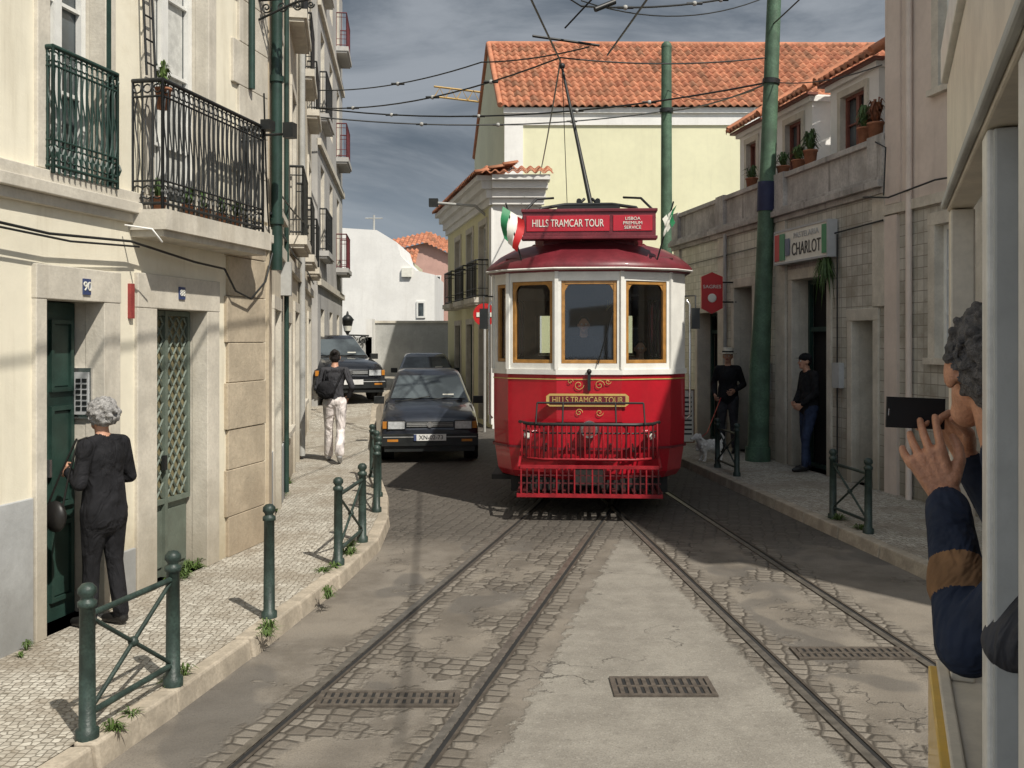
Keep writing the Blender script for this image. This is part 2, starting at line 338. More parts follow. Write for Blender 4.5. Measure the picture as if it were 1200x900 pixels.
def balcony(b,s0,s1,o1,z0,z1,slab=None,m=black,step=.07,ornate=True,st=.12):
    if slab:
        b.box(s0-.05,s1+.05,-.02,o1+.06,z0-st,z0,slab); b.box(s0-.02,s1+.02,-.02,o1+.02,z0-st-.05,z0-st,slab)
    def run(p,q):
        p=V(p);q=V(q);L=(q-p).length;d=(q-p)/L;k=max(2,int(L/step))
        for zz,r in((z1,.018),(z1-.12,.009),(z0+.05,.012),(z0+.22,.008)):
            b.tube([(p.x,p.y,zz),(q.x,q.y,zz)],r,m,6)
        for i in range(k+1):
            c=p+d*(L*i/k); b.tube([(c.x,c.y,z0+.0),(c.x,c.y,z1)],.013 if i in(0,k) else .0085,m,5,False)
            if ornate and i<k:
                c2=p+d*(L*(i+.5)/k)
                for zc,rr in((z1-.06,.032),(z0+.135,.05)):
                    pts=[(c2+d*rr*math.cos(t)).to_tuple()[:2]+(zc+rr*math.sin(t),) for t in[2*math.pi*j/8 for j in range(9)]]
                    b.tube(pts,.007,m,4,False)
                pts=[]
                for j in range(9):
                    t=j/8; pts.append((c2+d*(.02*math.sin(t*2*math.pi))).to_tuple()[:2]+(z0+.22+(z1-.34-z0)*t,))
                b.tube(pts,.006,m,4,False)
    run((s0,0,0),(s0,o1,0)); run((s0,o1,0),(s1,o1,0)); run((s1,o1,0),(s1,0,0))
def tiles(b,P0,U,Vv,pitch=.2,row=.36,amp=.035,m=None,seg=6):
    P0=V(P0);U=V(U);Vv=V(Vv);Lu=U.length;Lv=Vv.length;u=U/Lu;v=Vv/Lv;N=u.cross(v)
    if N.z<0:N=-N
    nc=max(1,round(Lu/pitch));nr=max(1,round(Lv/row))
    for r in range(nr):
        for c in range(nc):
            k=random.uniform(.66,1.15); g=random.uniform(.9,1.1); col=(min(1,k),min(1,k*g),min(1,k*g))
            if random.random()<.09: col=(.55,.62,.64)
            jx=random.uniform(-.004,.004)
            vs=[]
            for t in(0,1):
                for i in range(seg+1):
                    x=i/seg; h=amp*(-math.cos(2*math.pi*x))+ (1-t)*.035+random.uniform(-.003,.003)
                    vs.append(P0+u*((c+x)*Lu/nc+jx)+v*((r+t*1.04)*Lv/nr)+N*h)
            for i in range(seg+1): vs.append(vs[i]-N*.03)
            q=seg+1
            b.add(vs,[(i,i+1,q+i+1,q+i) for i in range(seg)]+[(2*q+i,2*q+i+1,i+1,i) for i in range(seg)],m or tilem,True,col)
# ---------------------------------------------------------------- left corner house
F1=frame(-3.944,2,.2005,.9797,.9797,-.2005)
H=E('corner_house'); L1=7.706
ops=[(4.46,5.08,.12,2.33),(5.757,6.543,.12,2.31),(4.50,5.10,3.16,5.6),(5.72,6.56,3.03,5.5),(1.2,2.0,.9,2.3),(1.2,2.0,3.1,5.4)]
b=B('walls',F1); facade(b,L1,-.1,9.5,ops,cream,.26,stone); shell(b,L1,-.1,9.5,7,cream,conc); b.done(H)
b=B('stone_trim',F1)
surround(b,4.46,5.08,.12,2.33,stone,.10,.19,.22,.035,False,.12)
surround(b,5.757,6.543,.12,2.31,stone,.26,.2,.26,.03,False,.12)
surround(b,4.50,5.10,3.17,5.6,stone,.12,sill=False); surround(b,5.72,6.56,3.17,5.5,stone,.13,sill=False); surround(b,1.2,2.0,.9,2.3,stone)
b.box(0,L1,-.02,.045,2.93,3.0,stone); b.box(0,L1,-.02,.09,3.0,3.08,stone); b.box(0,L1,-.02,.06,3.08,3.16,stone)
z=.12; i=0
while z<2.9:
    h=.42 if i%2 else .36; h=min(h,2.92-z); b.box(6.88+(.0 if i%2 else .03),7.64,-.02,.03+random.uniform(0,.012),z,z+h-.005,stone2); z+=h; i+=1
z=3.2; i=0
while z<9:
    b.box(7.0+(.0 if i%2 else .12),7.70,-.02,.03,z,z+.396,stone); z+=.4;i+=1
b.box(0,4.355,-.02,.02,-.05,1.05,dado); b.box(5.28,5.49,-.02,.02,-.05,.5,dado)
b.done(H,bevel=.006)
b=B('door',F1)
b.box(4.47,5.07,-.24,-.20,.12,2.32,dgreen)
for a,c in((4.51,4.74),(4.79,5.03)):
    for d,e in((.25,.8),(.9,1.6),(1.7,2.2)): b.ringbox(a,c,d,e,-.2,-.175,.03,dgreen); b.box(a+.04,c-.04,-.2,-.19,d+.04,e-.04,dgreen)
b.box(4.755,4.78,-.2,-.165,1.12,1.24,chrome)
b.box(5.767,6.533,-.20,-.17,.12,2.30,gdoor); b.box(5.80,6.14,-.17,-.155,.2,.66,gdoor); b.box(6.17,6.50,-.17,-.155,.2,.66,gdoor)
b.box(5.81,6.50,-.17,-.16,.76,2.26,ochglass)
b.ringbox(5.77,6.53,.72,2.30,-.17,-.13,.04,gdoor); b.box(6.13,6.17,-.17,-.125,.12,2.3,gdoor)
for (a,c) in((5.81,6.13),(6.17,6.49)):
    w=c-a; d=.13
    for k in range(-4,12):
        z0=.76+k*d
        for sgn in(1,-1):
            p=(a,z0) if sgn>0 else (c,z0); q=(c,z0+w*1.25) if sgn>0 else (a,z0+w*1.25)
            dz=q[1]-p[1]; t0=max(0,(.77-p[1])/dz); t1=min(1,(2.25-p[1])/dz)
            if t0<t1:
                f=lambda t:(p[0]+(q[0]-p[0])*t,-.145,p[1]+dz*t); b.tube((f(t0),f(t1)),.010,gdoor,4)
b.box(6.08,6.12,-.13,-.10,1.0,1.12,black)
b.done(H)
b=B('windows',F1)
win(b,4.50,5.10,3.16,5.6,-.16,whitef,glass,2,4,.05); win(b,5.72,6.56,3.03,5.5,-.16,whitef,glass,2,4,.06); win(b,1.2,2.0,.9,2.3); win(b,1.2,2.0,3.1,5.4)
for a,c in((4.56,4.76),(5.8,6.08),(6.2,6.48)): b.box(a,c,-.179,-.176,3.3,5.4,curtain)
b.box(5.105,5.14,-.05,.045,3.16,5.6,dgreen)
b.done(H)
b=B('balconies',F1)
balcony(b,4.46,5.16,.08,3.14,3.96,None,dgreen,.055)
balcony(b,5.47,7.13,.25,3.03,4.0,stone,black,.075,st=.15)
b.done(H)
b=B('intercom',F1)
b.box(5.055,5.082,-.20,-.06,1.50,1.86,chrome); b.box(5.045,5.056,-.185,-.075,1.53,1.83,dado)
for i in range(6):
    for j in(0,1): b.box(5.040,5.046,-.17+j*.05,-.135+j*.05,1.56+i*.04,1.585+i*.04,black)
b.box(4.82,4.90,.036,.05,2.37,2.48,bluetile); b.box(6.06,6.15,.034,.045,2.39,2.49,bluetile)
b.box(5.41,5.455,-.0,.03,2.22,2.48,dullred); b.done(H)
text('house_number','90',.09,tmat((F1@V((4.86,.052,2.425))),(F1.to_3x3()@V((1,0,0)))),signw,H)
text('house_number','88',.075,tmat((F1@V((6.105,.047,2.44))),(F1.to_3x3()@V((1,0,0)))),signw,H)
b=B('facade_cables',F1)
b.tube([(3.0,.1,2.80),(4.4,.1,2.74),(5.3,.1,2.78),(6.2,.1,2.70),(6.7,.1,2.68),(6.9,.1,2.5),(7.2,.1,2.44),(7.5,.1,2.62),(7.65,.1,2.9)],.010,black,5); b.tube([(3.0,.11,2.76),(4.6,.11,2.71),(5.4,.1,2.75)],.008,black,5)
b.tube([(5.30,.05,2.9),(5.25,.3,2.86),(5.38,.3,2.78)],.007,whitep,5); b.done(H)
b=B('drain_pipe',F1); b.tube([(7.83,.06,2.75),(7.83,.06,9.3)],.055,dgreen,12)
for z in(3.2,4.6,6): b.tube([(7.83,.06,z),(7.83,.06,z+.06)],.07,dgreen,12)
b.tube([(7.30,.06,4.4),(7.30,.06,9.3)],.03,dgreen,8); b.done()
def scroll(b,c,u,r,turns,m,rad=.012,flip=1):
    pts=[]
    for i in range(int(turns*14)+1):
        t=i/14; rr=r*(1-t/(turns*1.15)); a=t*2*math.pi*flip
        pts.append((c[0]+u[0]*rr*math.cos(a),c[1]+u[1]*rr*math.cos(a),c[2]+rr*math.sin(a)))
    b.tube(pts,rad,m,5)
b=B('wall_lamp',F1); b.tube([(7.5,0,5.30),(7.5,.75,5.30)],.018,black); b.tube([(7.5,0,5.1),(7.5,.4,5.25),(7.5,.72,5.30)],.012,black)
for o,r in((.12,.09),(.30,.09),(.47,.08),(.62,.06)): scroll(b,(7.5,o,5.39),(0,1),r,1.6,black,.010); scroll(b,(7.5,o*.9,5.22),(0,1),r*.6,1.6,black,.008,-1)
b.lathe((7.5,.74,5.32),[(.03,0),(.05,.08),(.11,.42),(.14,.44),(.05,.56),(.02,.6)],black,6); b.done()
b=B('floodlight',F1); b.tube([(7.15,0,3.98),(7.15,.26,3.98)],.012,black); b.box(7.08,7.2,.25,.34,3.97,4.06,black); b.tube([(7.45,.02,4.0),(7.45,.34,4.0)],.013,black); b.box(7.40,7.5,.32,.42,3.96,4.10,black); b.done()
def plant(name,loc,r,h,n,m=leaf,pot=True,droop=.3,lw=.02):
    b=B(name); x,y,z=loc
    if pot: b.lathe((x,y,z),[(0,0),(.6*r,0),(.8*r,h*.45),(.88*r,h*.45),(.88*r,h*.5),(.7*r,h*.5),(0,h*.46)],terracotta,12); zb=z+h*.45
    else: zb=z
    for i in range(n):
        a=random.uniform(0,2*math.pi); q=random.uniform(.2,1)*r*1.3; hh=random.uniform(.25,1)*h*(.7 if pot else 1); w=lw*random.uniform(.5,1.4)
        c,s_=math.cos(a),math.sin(a); px,py=-s_*w,c*w; x0,y0=x+c*q*.15,y+s_*q*.15
        mid=(x+c*q*.6,y+s_*q*.6,zb+hh); tip=(x+c*q*1.25,y+s_*q*1.25,zb+hh*(1-droop*random.uniform(.3,1.6)))
        b.add([(x0-px*.5,y0-py*.5,zb),(x0+px*.5,y0+py*.5,zb),(mid[0]+px,mid[1]+py,mid[2]),(mid[0]-px,mid[1]-py,mid[2]),tip],[(0,1,2,3),(3,2,4)],m)
    return b.done()
for s_,r in((5.62,.07),(6.05,.06),(6.3,.07),(6.6,.06),(6.85,.07)):
    plant('potted_plant',F1@V((s_,.13,3.03)),r,.24,20,droop=.5,lw=.012)
plant('potted_plant',F1@V((5.56,.20,3.80)),.075,.32,40,leaf2,lw=.010)
b=B('ladder',F1)
for s_ in(5.5,5.62): b.tube([(s_,.1,4.05),(s_,.03,5.5)],.010,black,5)
for i in range(8): b.tube([(5.5,.09-.008*i,4.15+.18*i),(5.62,.09-.008*i,4.15+.18*i)],.008,black,5)
b.done()
# ---------------------------------------------------------------- second house left
F2=frame(-2.40,9.55,-.1647,.9863,.9863,.1647)
H=E('row_house'); L2=12.2
ops=[(.9,1.8,.12,2.4),(3.0,3.9,.9,2.3),(5.0,6.1,.12,2.5),(7.5,8.4,1.0,2.4),(10,11,.14,2.5)]
for z0,z1 in((3.5,5.6),(6.6,8.6),(9.6,11.4)):
    for s0 in(1.2,4.2,7.2,10.1): ops.append((s0,s0+1.0,z0,z1))
b=B('walls',F2); facade(b,L2,-.1,13,ops,cream2,.2,stone); shell(b,L2,-.1,13,7,cream2,conc); b.done(H)
b=B('openings',F2)
for o in ops:
    if o[2]<.5: b.box(o[0]+.01,o[1]-.01,-.2,-.16,o[2],o[3]-.005,dgreen)
    else: win(b,*o,-.15)
b.done(H)
b=B('stone_trim',F2)
for o in ops: surround(b,*o,stone,.14,sill=o[2]>.5)
b.box(0,L2,-.02,.06,3.0,3.14,stone); b.box(0,.35,-.02,.035,.1,12.9,stone2); b.box(6.5,6.8,-.02,.04,.1,12.9,stone); b.box(.35,.76,-.01,.02,-.05,.9,dado); b.box(1.94,2.8,-.01,.02,-.05,.8,dado)
b.box(0,L2,-.02,.3,12.7,13.05,stone); b.done(H)
b=B('balconies',F2)
for s0 in(4.2,7.2,10.1):
    for z0 in(3.5,6.6,9.6): balcony(b,s0-.25,s0+1.25,.18,z0,z0+.95,stone,black,.12,False)
b.done(H)
b=B('wall_conduits',F2); b.tube([(2.5,.05,.2),(2.5,.05,9)],.03,dgreen); b.tube([(6.4,.06,.2),(6.4,.06,12)],.05,conc)
b.box(2.2,2.42,0,.12,2.6,3.0,conc); b.tube([(0,.05,3.3),(4,.05,3.25),(8,.05,3.35),(12,.05,3.3)],.015,black,5); b.done(H)
F3=frame(-4.30,21.7,-.1065,.9943,.9943,.1065)
H=E('grey_apartment_house'); L3=8.4
ops=[]
for z0 in(.9,4.2,7.3,10.4,13.4):
    for s0 in(.8,3.4,6.0): ops.append((s0,s0+1.0,z0,z0+1.9))
b=B('walls',F3); facade(b,L3,-.1,17,ops,greyp,.2,stone); shell(b,L3,-.1,17,8,greyp,conc); b.box(-.1,L3+.1,-.02,.45,16.4,16.7,greyp); b.done(H)
b=B('windows',F3)
for o in ops: win(b,*o,-.15)
b.done(H)
b=B('balconies',F3)
for z0 in(4.2,7.3,10.4,13.4): balcony(b,5.8,7.4,.28,z0-.1,z0+.85,greyp,maroon,.14,False); balcony(b,.5,2.2,.15,z0-.1,z0+.85,greyp,black,.14,False)
for z0 in(3.3,6.4,9.5,12.6): b.box(0,L3,-.02,.08,z0,z0+.15,stone)
b.done(H)
def gable(name,y,poly,D,wall,ops=[]):
    H=E(name); b=B('walls'); n=len(poly)
    vs=[(x,y,z) for x,z in poly]+[(x,y+D,z) for x,z in poly]
    b.add(vs,[list(range(n)),list(range(n,2*n))[::-1]]+[(i,(i+1)%n,n+(i+1)%n,n+i) for i in range(n)],wall); b.done(H)
    b=B('windows')
    for x0,x1,z0,z1 in ops: b.box(x0,x1,y-.03,y-.01,z0,z1,glass); b.ringbox(x0-.08,x1+.08,z0-.08,z1+.08,y-.06,y-.005,.08,whitef)
    b.done(H); return H
H=gable('white_house',45,[(-9.5,0),(-3.55,0),(-3.55,5.1),(-4.4,5.3),(-5.1,5.95),(-5.3,6.6),(-6.2,7.15),(-9.5,7.35)],6,whitep,[(-4.3,-4.05,3.2,3.8)])
b=B('rooftop_fittings'); b.tube([(-6.4,45.5,7.1),(-6.4,45.5,7.9)],.05,conc,6); b.tube([(-6.8,45.5,7.75),(-6.0,45.5,7.75)],.03,conc,5); b.box(-5.05,-4.6,44.85,44.98,5.0,5.4,signw); b.done(H)
H=gable('pink_house',60,[(-9,0),(-3.3,0),(-3.3,7.1),(-5.2,8.1),(-9,7.2)],8,pink2,[(-5,-4.4,4.8,6),( -6.8,-6.2,4.8,6)])
b=B('roof'); tiles(b,(-5.3,59.6,8.05),(2.2,0,-.95),(0,3,1.0),.3,.5,.05); tiles(b,(-9.2,59.6,7.2),(3.9,0,.85),(0,3,1.0),.3,.5,.05); b.done(H)
H=gable('small_red_roof_house',52,[(-8,0),(-5.2,0),(-5.2,6.2),(-8,6.2)],5,yellow2)
b=B('roof'); tiles(b,(-8.1,51.8,6.2),(3.0,0,0),(0,2,.9),.25,.4,.05); b.done(H)
b=B('retaining_wall'); b.box(-6.5,-5.0,35,35.5,0,2.2,conc); b.box(-5.0,-1.9,35.8,36.2,0,2.72,conc); b.box(-5.0,-1.9,35.75,36.25,2.72,2.80,stone); b.box(-5.22,-4.99,35.0,35.9,0,2.85,whitep); b.done()
b=B('street_lamp'); cx,cy=-5.80,34.6
b.tube([(-5.1,34.95,2.25),(cx,cy,2.27)],.03,black); scroll(b,(-5.3,34.87,2.08),(1,.2),.17,1.5,black,.022); scroll(b,(-5.6,34.77,2.15),(1,.2),.12,1.4,black,.02,-1)
b.lathe((cx,cy,2.27),[(.03,0),(.08,.1),(.12,.14),(.20,.5),(.24,.53),(.12,.68),(.05,.72),(.03,.82),(0,.85)],black,6)
b.lathe((cx,cy,2.42),[(.125,0),(.195,.34)],signw,6); b.done()
# ---------------------------------------------------------------- small yellow house
H=E('yellow_house'); u=V((-1.49,6.9)).normalized(); Fy=frame(-.46,23.0,u.x,u.y,-u.y,u.x)
Ly=7.06; ops=[]
for s0 in(.7,2.6,4.6): ops+= [(s0,s0+.9,3.1,4.9),(s0,s0+.9,.12,2.5)]
b=B('walls',Fy); facade(b,Ly,-.1,5.9,ops,yellowp,.18,stone); b.M=Matrix.Identity(4)
b.poly([(-.46,23,-.1),(.70,23.15,-.1),(.70,23.15,5.9),(-.46,23,5.9)],whitep); b.poly([(.70,23.15,-.1),(.5,29.9,-.1),(.5,29.9,5.9),(.7,23.15,5.9)],yellowp); b.poly([(-.46,23,5.9),(.7,23.15,5.9),(.5,29.9,5.9),(-1.95,29.9,5.9)],conc)
b.done(H)
b=B('windows',Fy)
for o in ops: win(b,*o,-.12,whitef if o[2]>1 else dgreen)
b.done(H)
b=B('trim',Fy)
for o in ops: surround(b,*o,stone,.12,sill=False)
b.box(-.02,.3,-.01,.03,.1,5.2,whitep)
for k,(o,z0,z1) in enumerate(((.08,5.25,5.4),(.16,5.4,5.6),(.28,5.6,5.78),(.40,5.78,5.9))): b.box(-.05*k-.05,Ly,-.02,o,z0,z1,whitep)
b.M=Matrix.Identity(4)
for k,(o,z0,z1) in enumerate(((.08,5.253,5.397),(.16,5.403,5.597),(.28,5.603,5.777),(.40,5.783,5.897))):
    b.add([(-.46,23.05,z0),(.72+o*.4,23.1,z0),(.72+o*.4,23-o,z0),(-.46,23-o,z0),(-.46,23.05,z1),(.72+o*.4,23.1,z1),(.72+o*.4,23-o,z1),(-.46,23-o,z1)],[(0,3,2,1),(4,5,6,7),(0,1,5,4),(1,2,6,5),(2,3,7,6),(3,0,4,7)],whitep)
b.done(H)
b=B('balconies',Fy)
for s0 in(.7,2.6,4.6): balcony(b,s0-.2,s0+1.1,.3,3.1,4.0,stone,black,.12,False)
b.done(H)
b=B('roof',Fy); tiles(b,(-.45,.48,5.92),(Ly+.5,0,0),(0,-1.0,.30),.2,.33,.035)
b.M=Matrix.Identity(4); tiles(b,(-.70,22.5,5.93),(1.65,.05,0),(0,1.0,.30),.2,.33,.035); b.done(H)
b=B('security_lamp'); b.tube([(-.5,23.9,5.0),(-.9,23.9,5.35),(-1.85,23.9,5.42)],.035,conc); b.box(-2.02,-1.8,23.8,24.0,5.33,5.52,black); b.done()
b=B('traffic_sign'); b.tube([(-.62,22.2,0),(-.62,22.2,2.9)],.03,conc); b.tube([(-.62,22.16,2.65),(-.62,22.13,2.65)],.26,signr,20); b.box(-.80,-.44,22.115,22.128,2.60,2.70,signw); b.done()
# ---------------------------------------------------------------- big yellow building
H=E('large_yellow_building'); X0,Y0,X1=-.21,30,13.0; ze=9.15; ap=(-.80,34.0,12.3); fc=(-1.45,38.0,9.15)
b=B('walls'); b.poly([(X0,Y0,-.1),(X1,Y0,-.1),(X1,Y0,ze),(X0,Y0,ze)],yellow2)
b.poly([(X0,Y0,-.1),(X0,Y0,ze),ap,fc,(fc[0],fc[1],-.1)],yellow2); b.poly([(X1,Y0,-.1),(X1,38,-.1),(X1,38,ze),(X1,34,12.2),(X1,Y0,ze)],yellow2); b.poly([(fc[0],38,-.1),(X1,38,-.1),(X1,38,ze),fc],yellow2); b.done(H)
b=B('trim'); b.box(X0-.02,X0+.55,Y0-.05,Y0+.02,0,ze-.5,whitep); b.box(X0-.02,X1,Y0-.06,Y0+.02,ze-.5,ze-.15,whitep); b.box(X0-.05,X1,Y0-.14,Y0+.02,ze-.147,ze+.02,whitep)
b.done(H)
b=B('windows')
b.box(10.5,11.5,Y0-.03,Y0-.005,6,7.6,glass)
b.done(H)
b=B('roof'); tiles(b,(X0-.12,Y0-.25,ze+.03),(X1-X0+.2,0,0),(-.45,4.25,3.2),.235,.37,.04,seg=6)
b.tube([(-.80,34,12.34),(X1,34,12.3)],.11,tilem,10); b.tube([(X0-.15,Y0-.2,ze+.08),(-.82,34,12.36)],.09,tilem,8); b.tube([(-.82,34,12.36),fc],.09,tilem,8)
b.poly([(-.8,34,12.28),(X1,34,12.2),(X1,38.2,ze),(-1.45,38.2,ze)],tilem); b.done(H)
b=B('tower_crane'); cm=M('crane_yellow',(.5,.33,.12),.5)
b.tube([(-1.0,90,0),(-1.0,90,25)],.4,cm,4)
for z in(23.4,24.3): b.tube([(-7.0,88,z+.6),(6,92,z)],.09,cm,4)
for i in range(12): x=-7+i; b.tube([(x,88+i*.28,23.9),(x+.5,88.1+i*.28,24.8),(x+1,88.3+i*.28,23.9)],.05,cm,4)
b.done()
# ---------------------------------------------------------------- right buildings
Fr=frame(4.80,12.56,-.1647,.9863,-.9863,-.1647)
H=E('tavern_building'); Lr=8.35
ops=[(.30,.85,.12,2.33),(1.56,2.68,.12,3.0),(4.2,5.0,.12,3.0),(5.7,6.85,.12,2.6)]
b=B('walls',Fr); facade(b,Lr,-.1,4.0,ops,azu,.35,stone); 
b.poly([(0,0,4.0),(Lr,0,4.0),(Lr,0,4.62),(0,0,4.62)],greystone); b.poly([(0,-.25,4.2),(Lr,-.25,4.2),(Lr,-.25,4.62),(0,-.25,4.62)],greystone)
b.poly([(Lr,0,-.1),(Lr,-6,-.1),(Lr,-6,4.62),(Lr,0,4.62)],greyp); b.poly([(0,-.25,4.3),(Lr,-.25,4.3),(Lr,-6,4.3),(0,-6,4.3)],conc); b.done(H)
b=B('stone_trim',Fr)
for o in ops: surround(b,*o,stone,.13,h=.16,sill=False)
b.box(0,Lr,-.02,.06,3.95,4.03,greystone); b.box(0,Lr,-.02,.13,4.03,4.12,greystone); b.box(0,Lr,-.02,.09,4.12,4.17,greystone)
b.box(-.0,Lr,-.28,.05,4.62,4.70,greystone)
for s_ in(0,2.9,5.4,7.9): b.box(s_+.0,s_+.30 if s_==0 else s_+.35,-.01,.04,.1 if s_ else 2.5,3.95,stone); b.box(s_,s_+.38,-.29,.07,4.17,4.72,greystone)
b.done(H,bevel=.008)
b=B('wall_fittings',Fr); b.tube([(.0,.06,3.6),(2,.06,3.55),(4,.06,3.62),(8,.06,3.58)],.012,black,5); b.tube([(1.2,.05,.2),(1.2,.05,3.55)],.012,black,5); b.box(1.1,1.3,.0,.08,1.4,1.75,dado); b.tube([(5.3,.07,.2),(5.3,.07,4.0)],.035,conc,8); b.box(3.5,3.85,.0,.03,1.2,1.7,greystone); b.done(H)
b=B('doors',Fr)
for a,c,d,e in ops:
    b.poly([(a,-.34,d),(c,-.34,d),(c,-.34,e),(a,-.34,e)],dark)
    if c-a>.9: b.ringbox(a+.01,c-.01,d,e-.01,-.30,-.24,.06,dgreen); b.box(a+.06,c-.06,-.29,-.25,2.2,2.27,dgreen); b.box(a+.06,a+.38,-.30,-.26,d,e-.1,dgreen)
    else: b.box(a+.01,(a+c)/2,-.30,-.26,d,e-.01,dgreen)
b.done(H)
b=B('attic_dormers',Fr); DM=((1.15,2.55),(3.15,4.45),(4.95,6.1))
for s0,s1 in DM:
    b.M=Fr@Matrix.Translation((0,-.55,0)); w0=(s0+.35,s1-.35,4.85,5.72)
    facade(b,s1,4.2,6.02,[w0],whitep,.12,whitep,s0=s0); shell(b,s1,4.2,6.02,2.6,whitep,whitep,s0=s0)
    win(b,*w0,-.09,redbrown,glass,2,2,.05); surround(b,*w0,stone,.09,h=.1)
    b.box(s0-.05,s1+.05,-.3,.07,5.90,5.98,whitep)
b.done(H)
b=B('dormer_roofs',Fr)
for s0,s1 in DM:
    tiles(b,(s0-.16,-.33,6.02),(s1-s0+.32,0,0),(0,-1.0,.62),.17,.28,.032)
    b.box(s0-.14,s1+.14,-.58,-.40,5.98,6.02,redbrown)
    for s_ in(s0-.12,s1+.12): b.tube([(s_,-.36,6.08),(s_,-1.33,6.68)],.07,tilem,8)
tiles(b,(0,-1.35,4.9),(Lr,0,0),(0,-4.6,2.1),.2,.36,.035)
tiles(b,(-.6,-.75,6.62),(1.6,0,0),(0,-1.2,.6),.18,.3,.035)
b.done(H)
b=B('attic_end_wall',Fr); b.box(-.02,.95,-2.4,-.9,4.2,6.6,whitep); b.done(H)
Hs=E('shop_sign'); b=B('sign_box',Fr); b.box(1.28,2.98,.03,.16,3.27,3.74,signw); b.ringbox(1.25,3.01,3.24,3.77,.02,.172,.03,dado); b.box(2.62,2.80,.172,.176,3.30,3.71,signg); b.box(2.80,2.97,.172,.177,3.30,3.71,signr); b.box(1.28,1.42,.172,.176,3.30,3.71,signg); b.box(2.45,2.60,.173,.177,3.36,3.62,bluetile); b.done(Hs)
ur=(Fr.to_3x3()@V((-1,0,0)))
text('sign_text','CHARLOT',.27,tmat(Fr@V((1.93,.165,3.43)),ur),blacktxt,Hs,w=.92); text('sign_text_small','PASTELARIA',.12,tmat(Fr@V((1.93,.165,3.64)),ur),dado,Hs,w=.8)
Hs=E('hanging_sign'); b=B('sign_panel'); cx,cy=3.56,17.5
b.add([(cx-.19,cy-.04,2.64),(cx,cy-.04,2.54),(cx+.19,cy-.04,2.64),(cx+.19,cy-.04,3.2),(cx,cy-.04,3.28),(cx-.19,cy-.04,3.2),(cx-.19,cy+.04,2.64),(cx,cy+.04,2.54),(cx+.19,cy+.04,2.64),(cx+.19,cy+.04,3.2),(cx,cy+.04,3.28),(cx-.19,cy+.04,3.2)],[(0,1,2,3,4,5),(11,10,9,8,7,6)]+[(i,(i+1)%6,6+(i+1)%6,6+i) for i in range(6)],signr)
b.tube([(cx+.19,cy,3.1),(4.0,cy,3.1)],.015,black); b.tube([(cx+.19,cy,2.75),(4.0,cy,2.75)],.015,black); b.done(Hs)
text('sign_text','SAGRES',.085,tmat((cx,cy-.045,3.02),(1,0,0)),signw,Hs,w=.32); b=B('sign_emblem'); b.sphere((cx,cy-.045,2.82),.08,signw,12,(1,.1,1)); b.done(Hs)
b=B('menu_board'); b.M=frame(3.28,18.4,1,0,0,-1); b.ringbox(-.16,.14,.15,1.15,-.02,.02,.02,woodf); b.box(-.14,.12,-.01,.01,.17,1.13,signw)
for i in range(9): b.box(-.11,.09,.011,.014,.3+i*.085,.33+i*.085,blacktxt)
b.box(-.16,-.13,-.25,-.02,.12,.15,woodf); b.done()
Ft=frame(6.3155,3.5,-.1647,.9863,-.9863,-.1647); H=E('apartment_house'); Lt=9.19
ops=[(7.35,8.12,1.85,3.42),(7.25,8.05,5.0,6.7),(4.4,5.2,1.7,3.4),(4.4,5.2,5,6.7),(1.6,2.4,1.7,3.4),(1.6,2.4,5,6.7),(5.9,6.7,.12,2.5)]
b=B('walls',Ft); facade(b,Lt,-.1,3.72,[o for o in ops if o[3]<4],azu,.2,stone); facade(b,Lt,3.72,8.5,[o for o in ops if o[3]>4],pinkp,.2,stone); shell(b,Lt,-.1,8.5,8,pinkp,conc); b.done(H)
b=B('windows',Ft)
for o in ops: win(b,*o,-.12,whitef,glass,2,3,.06)
b.done(H)
b=B('trim',Ft)
for o in ops: surround(b,*o,stone,.13,h=.14)
b.box(0,Lt,-.02,.05,3.66,3.78,stone); b.box(8.90,Lt,-.02,.04,0,3.64,pinkp); b.box(8.85,Lt-.003,-.02,.03,3.79,8.4-.11,pinkp); b.box(0,Lt,-.02,.03,-.05,.11,stone); b.box(0,Lt+.02,-.02,.35,8.3,8.52,stone)
b.tube([(8.6,.06,.1),(8.6,.06,8)],.04,pinkp); b.done(H)
b=B('wall_cable',Ft); b.tube([(9.6,.1,3.95),(9.0,.1,3.86),(8,.1,3.92),(6,.1,3.8),(3,.1,3.9)],.012,black,5); b.tube([(9.1,.1,3.9),(9.05,.1,4.5),(9.3,.1,4.62)],.01,black,5); b.done()
for s_,o,n_,mm in((2.35,-.12,90,leaf),(2.75,-.12,60,leaf2),(3.3,-.12,40,leaf),(.45,-.1,70,leafr),(.75,-.12,70,leaf),(4.5,-.1,35,leaf)):
    plant('potted_plant',Fr@V((s_,o,4.70)),.13,.5 if n_>60 else .35,n_,mm,lw=.018,droop=.5)
plant('climbing_plant',Fr@V((1.45,.1,2.95)),.16,.3,90,leaf,False,1.8,.014)
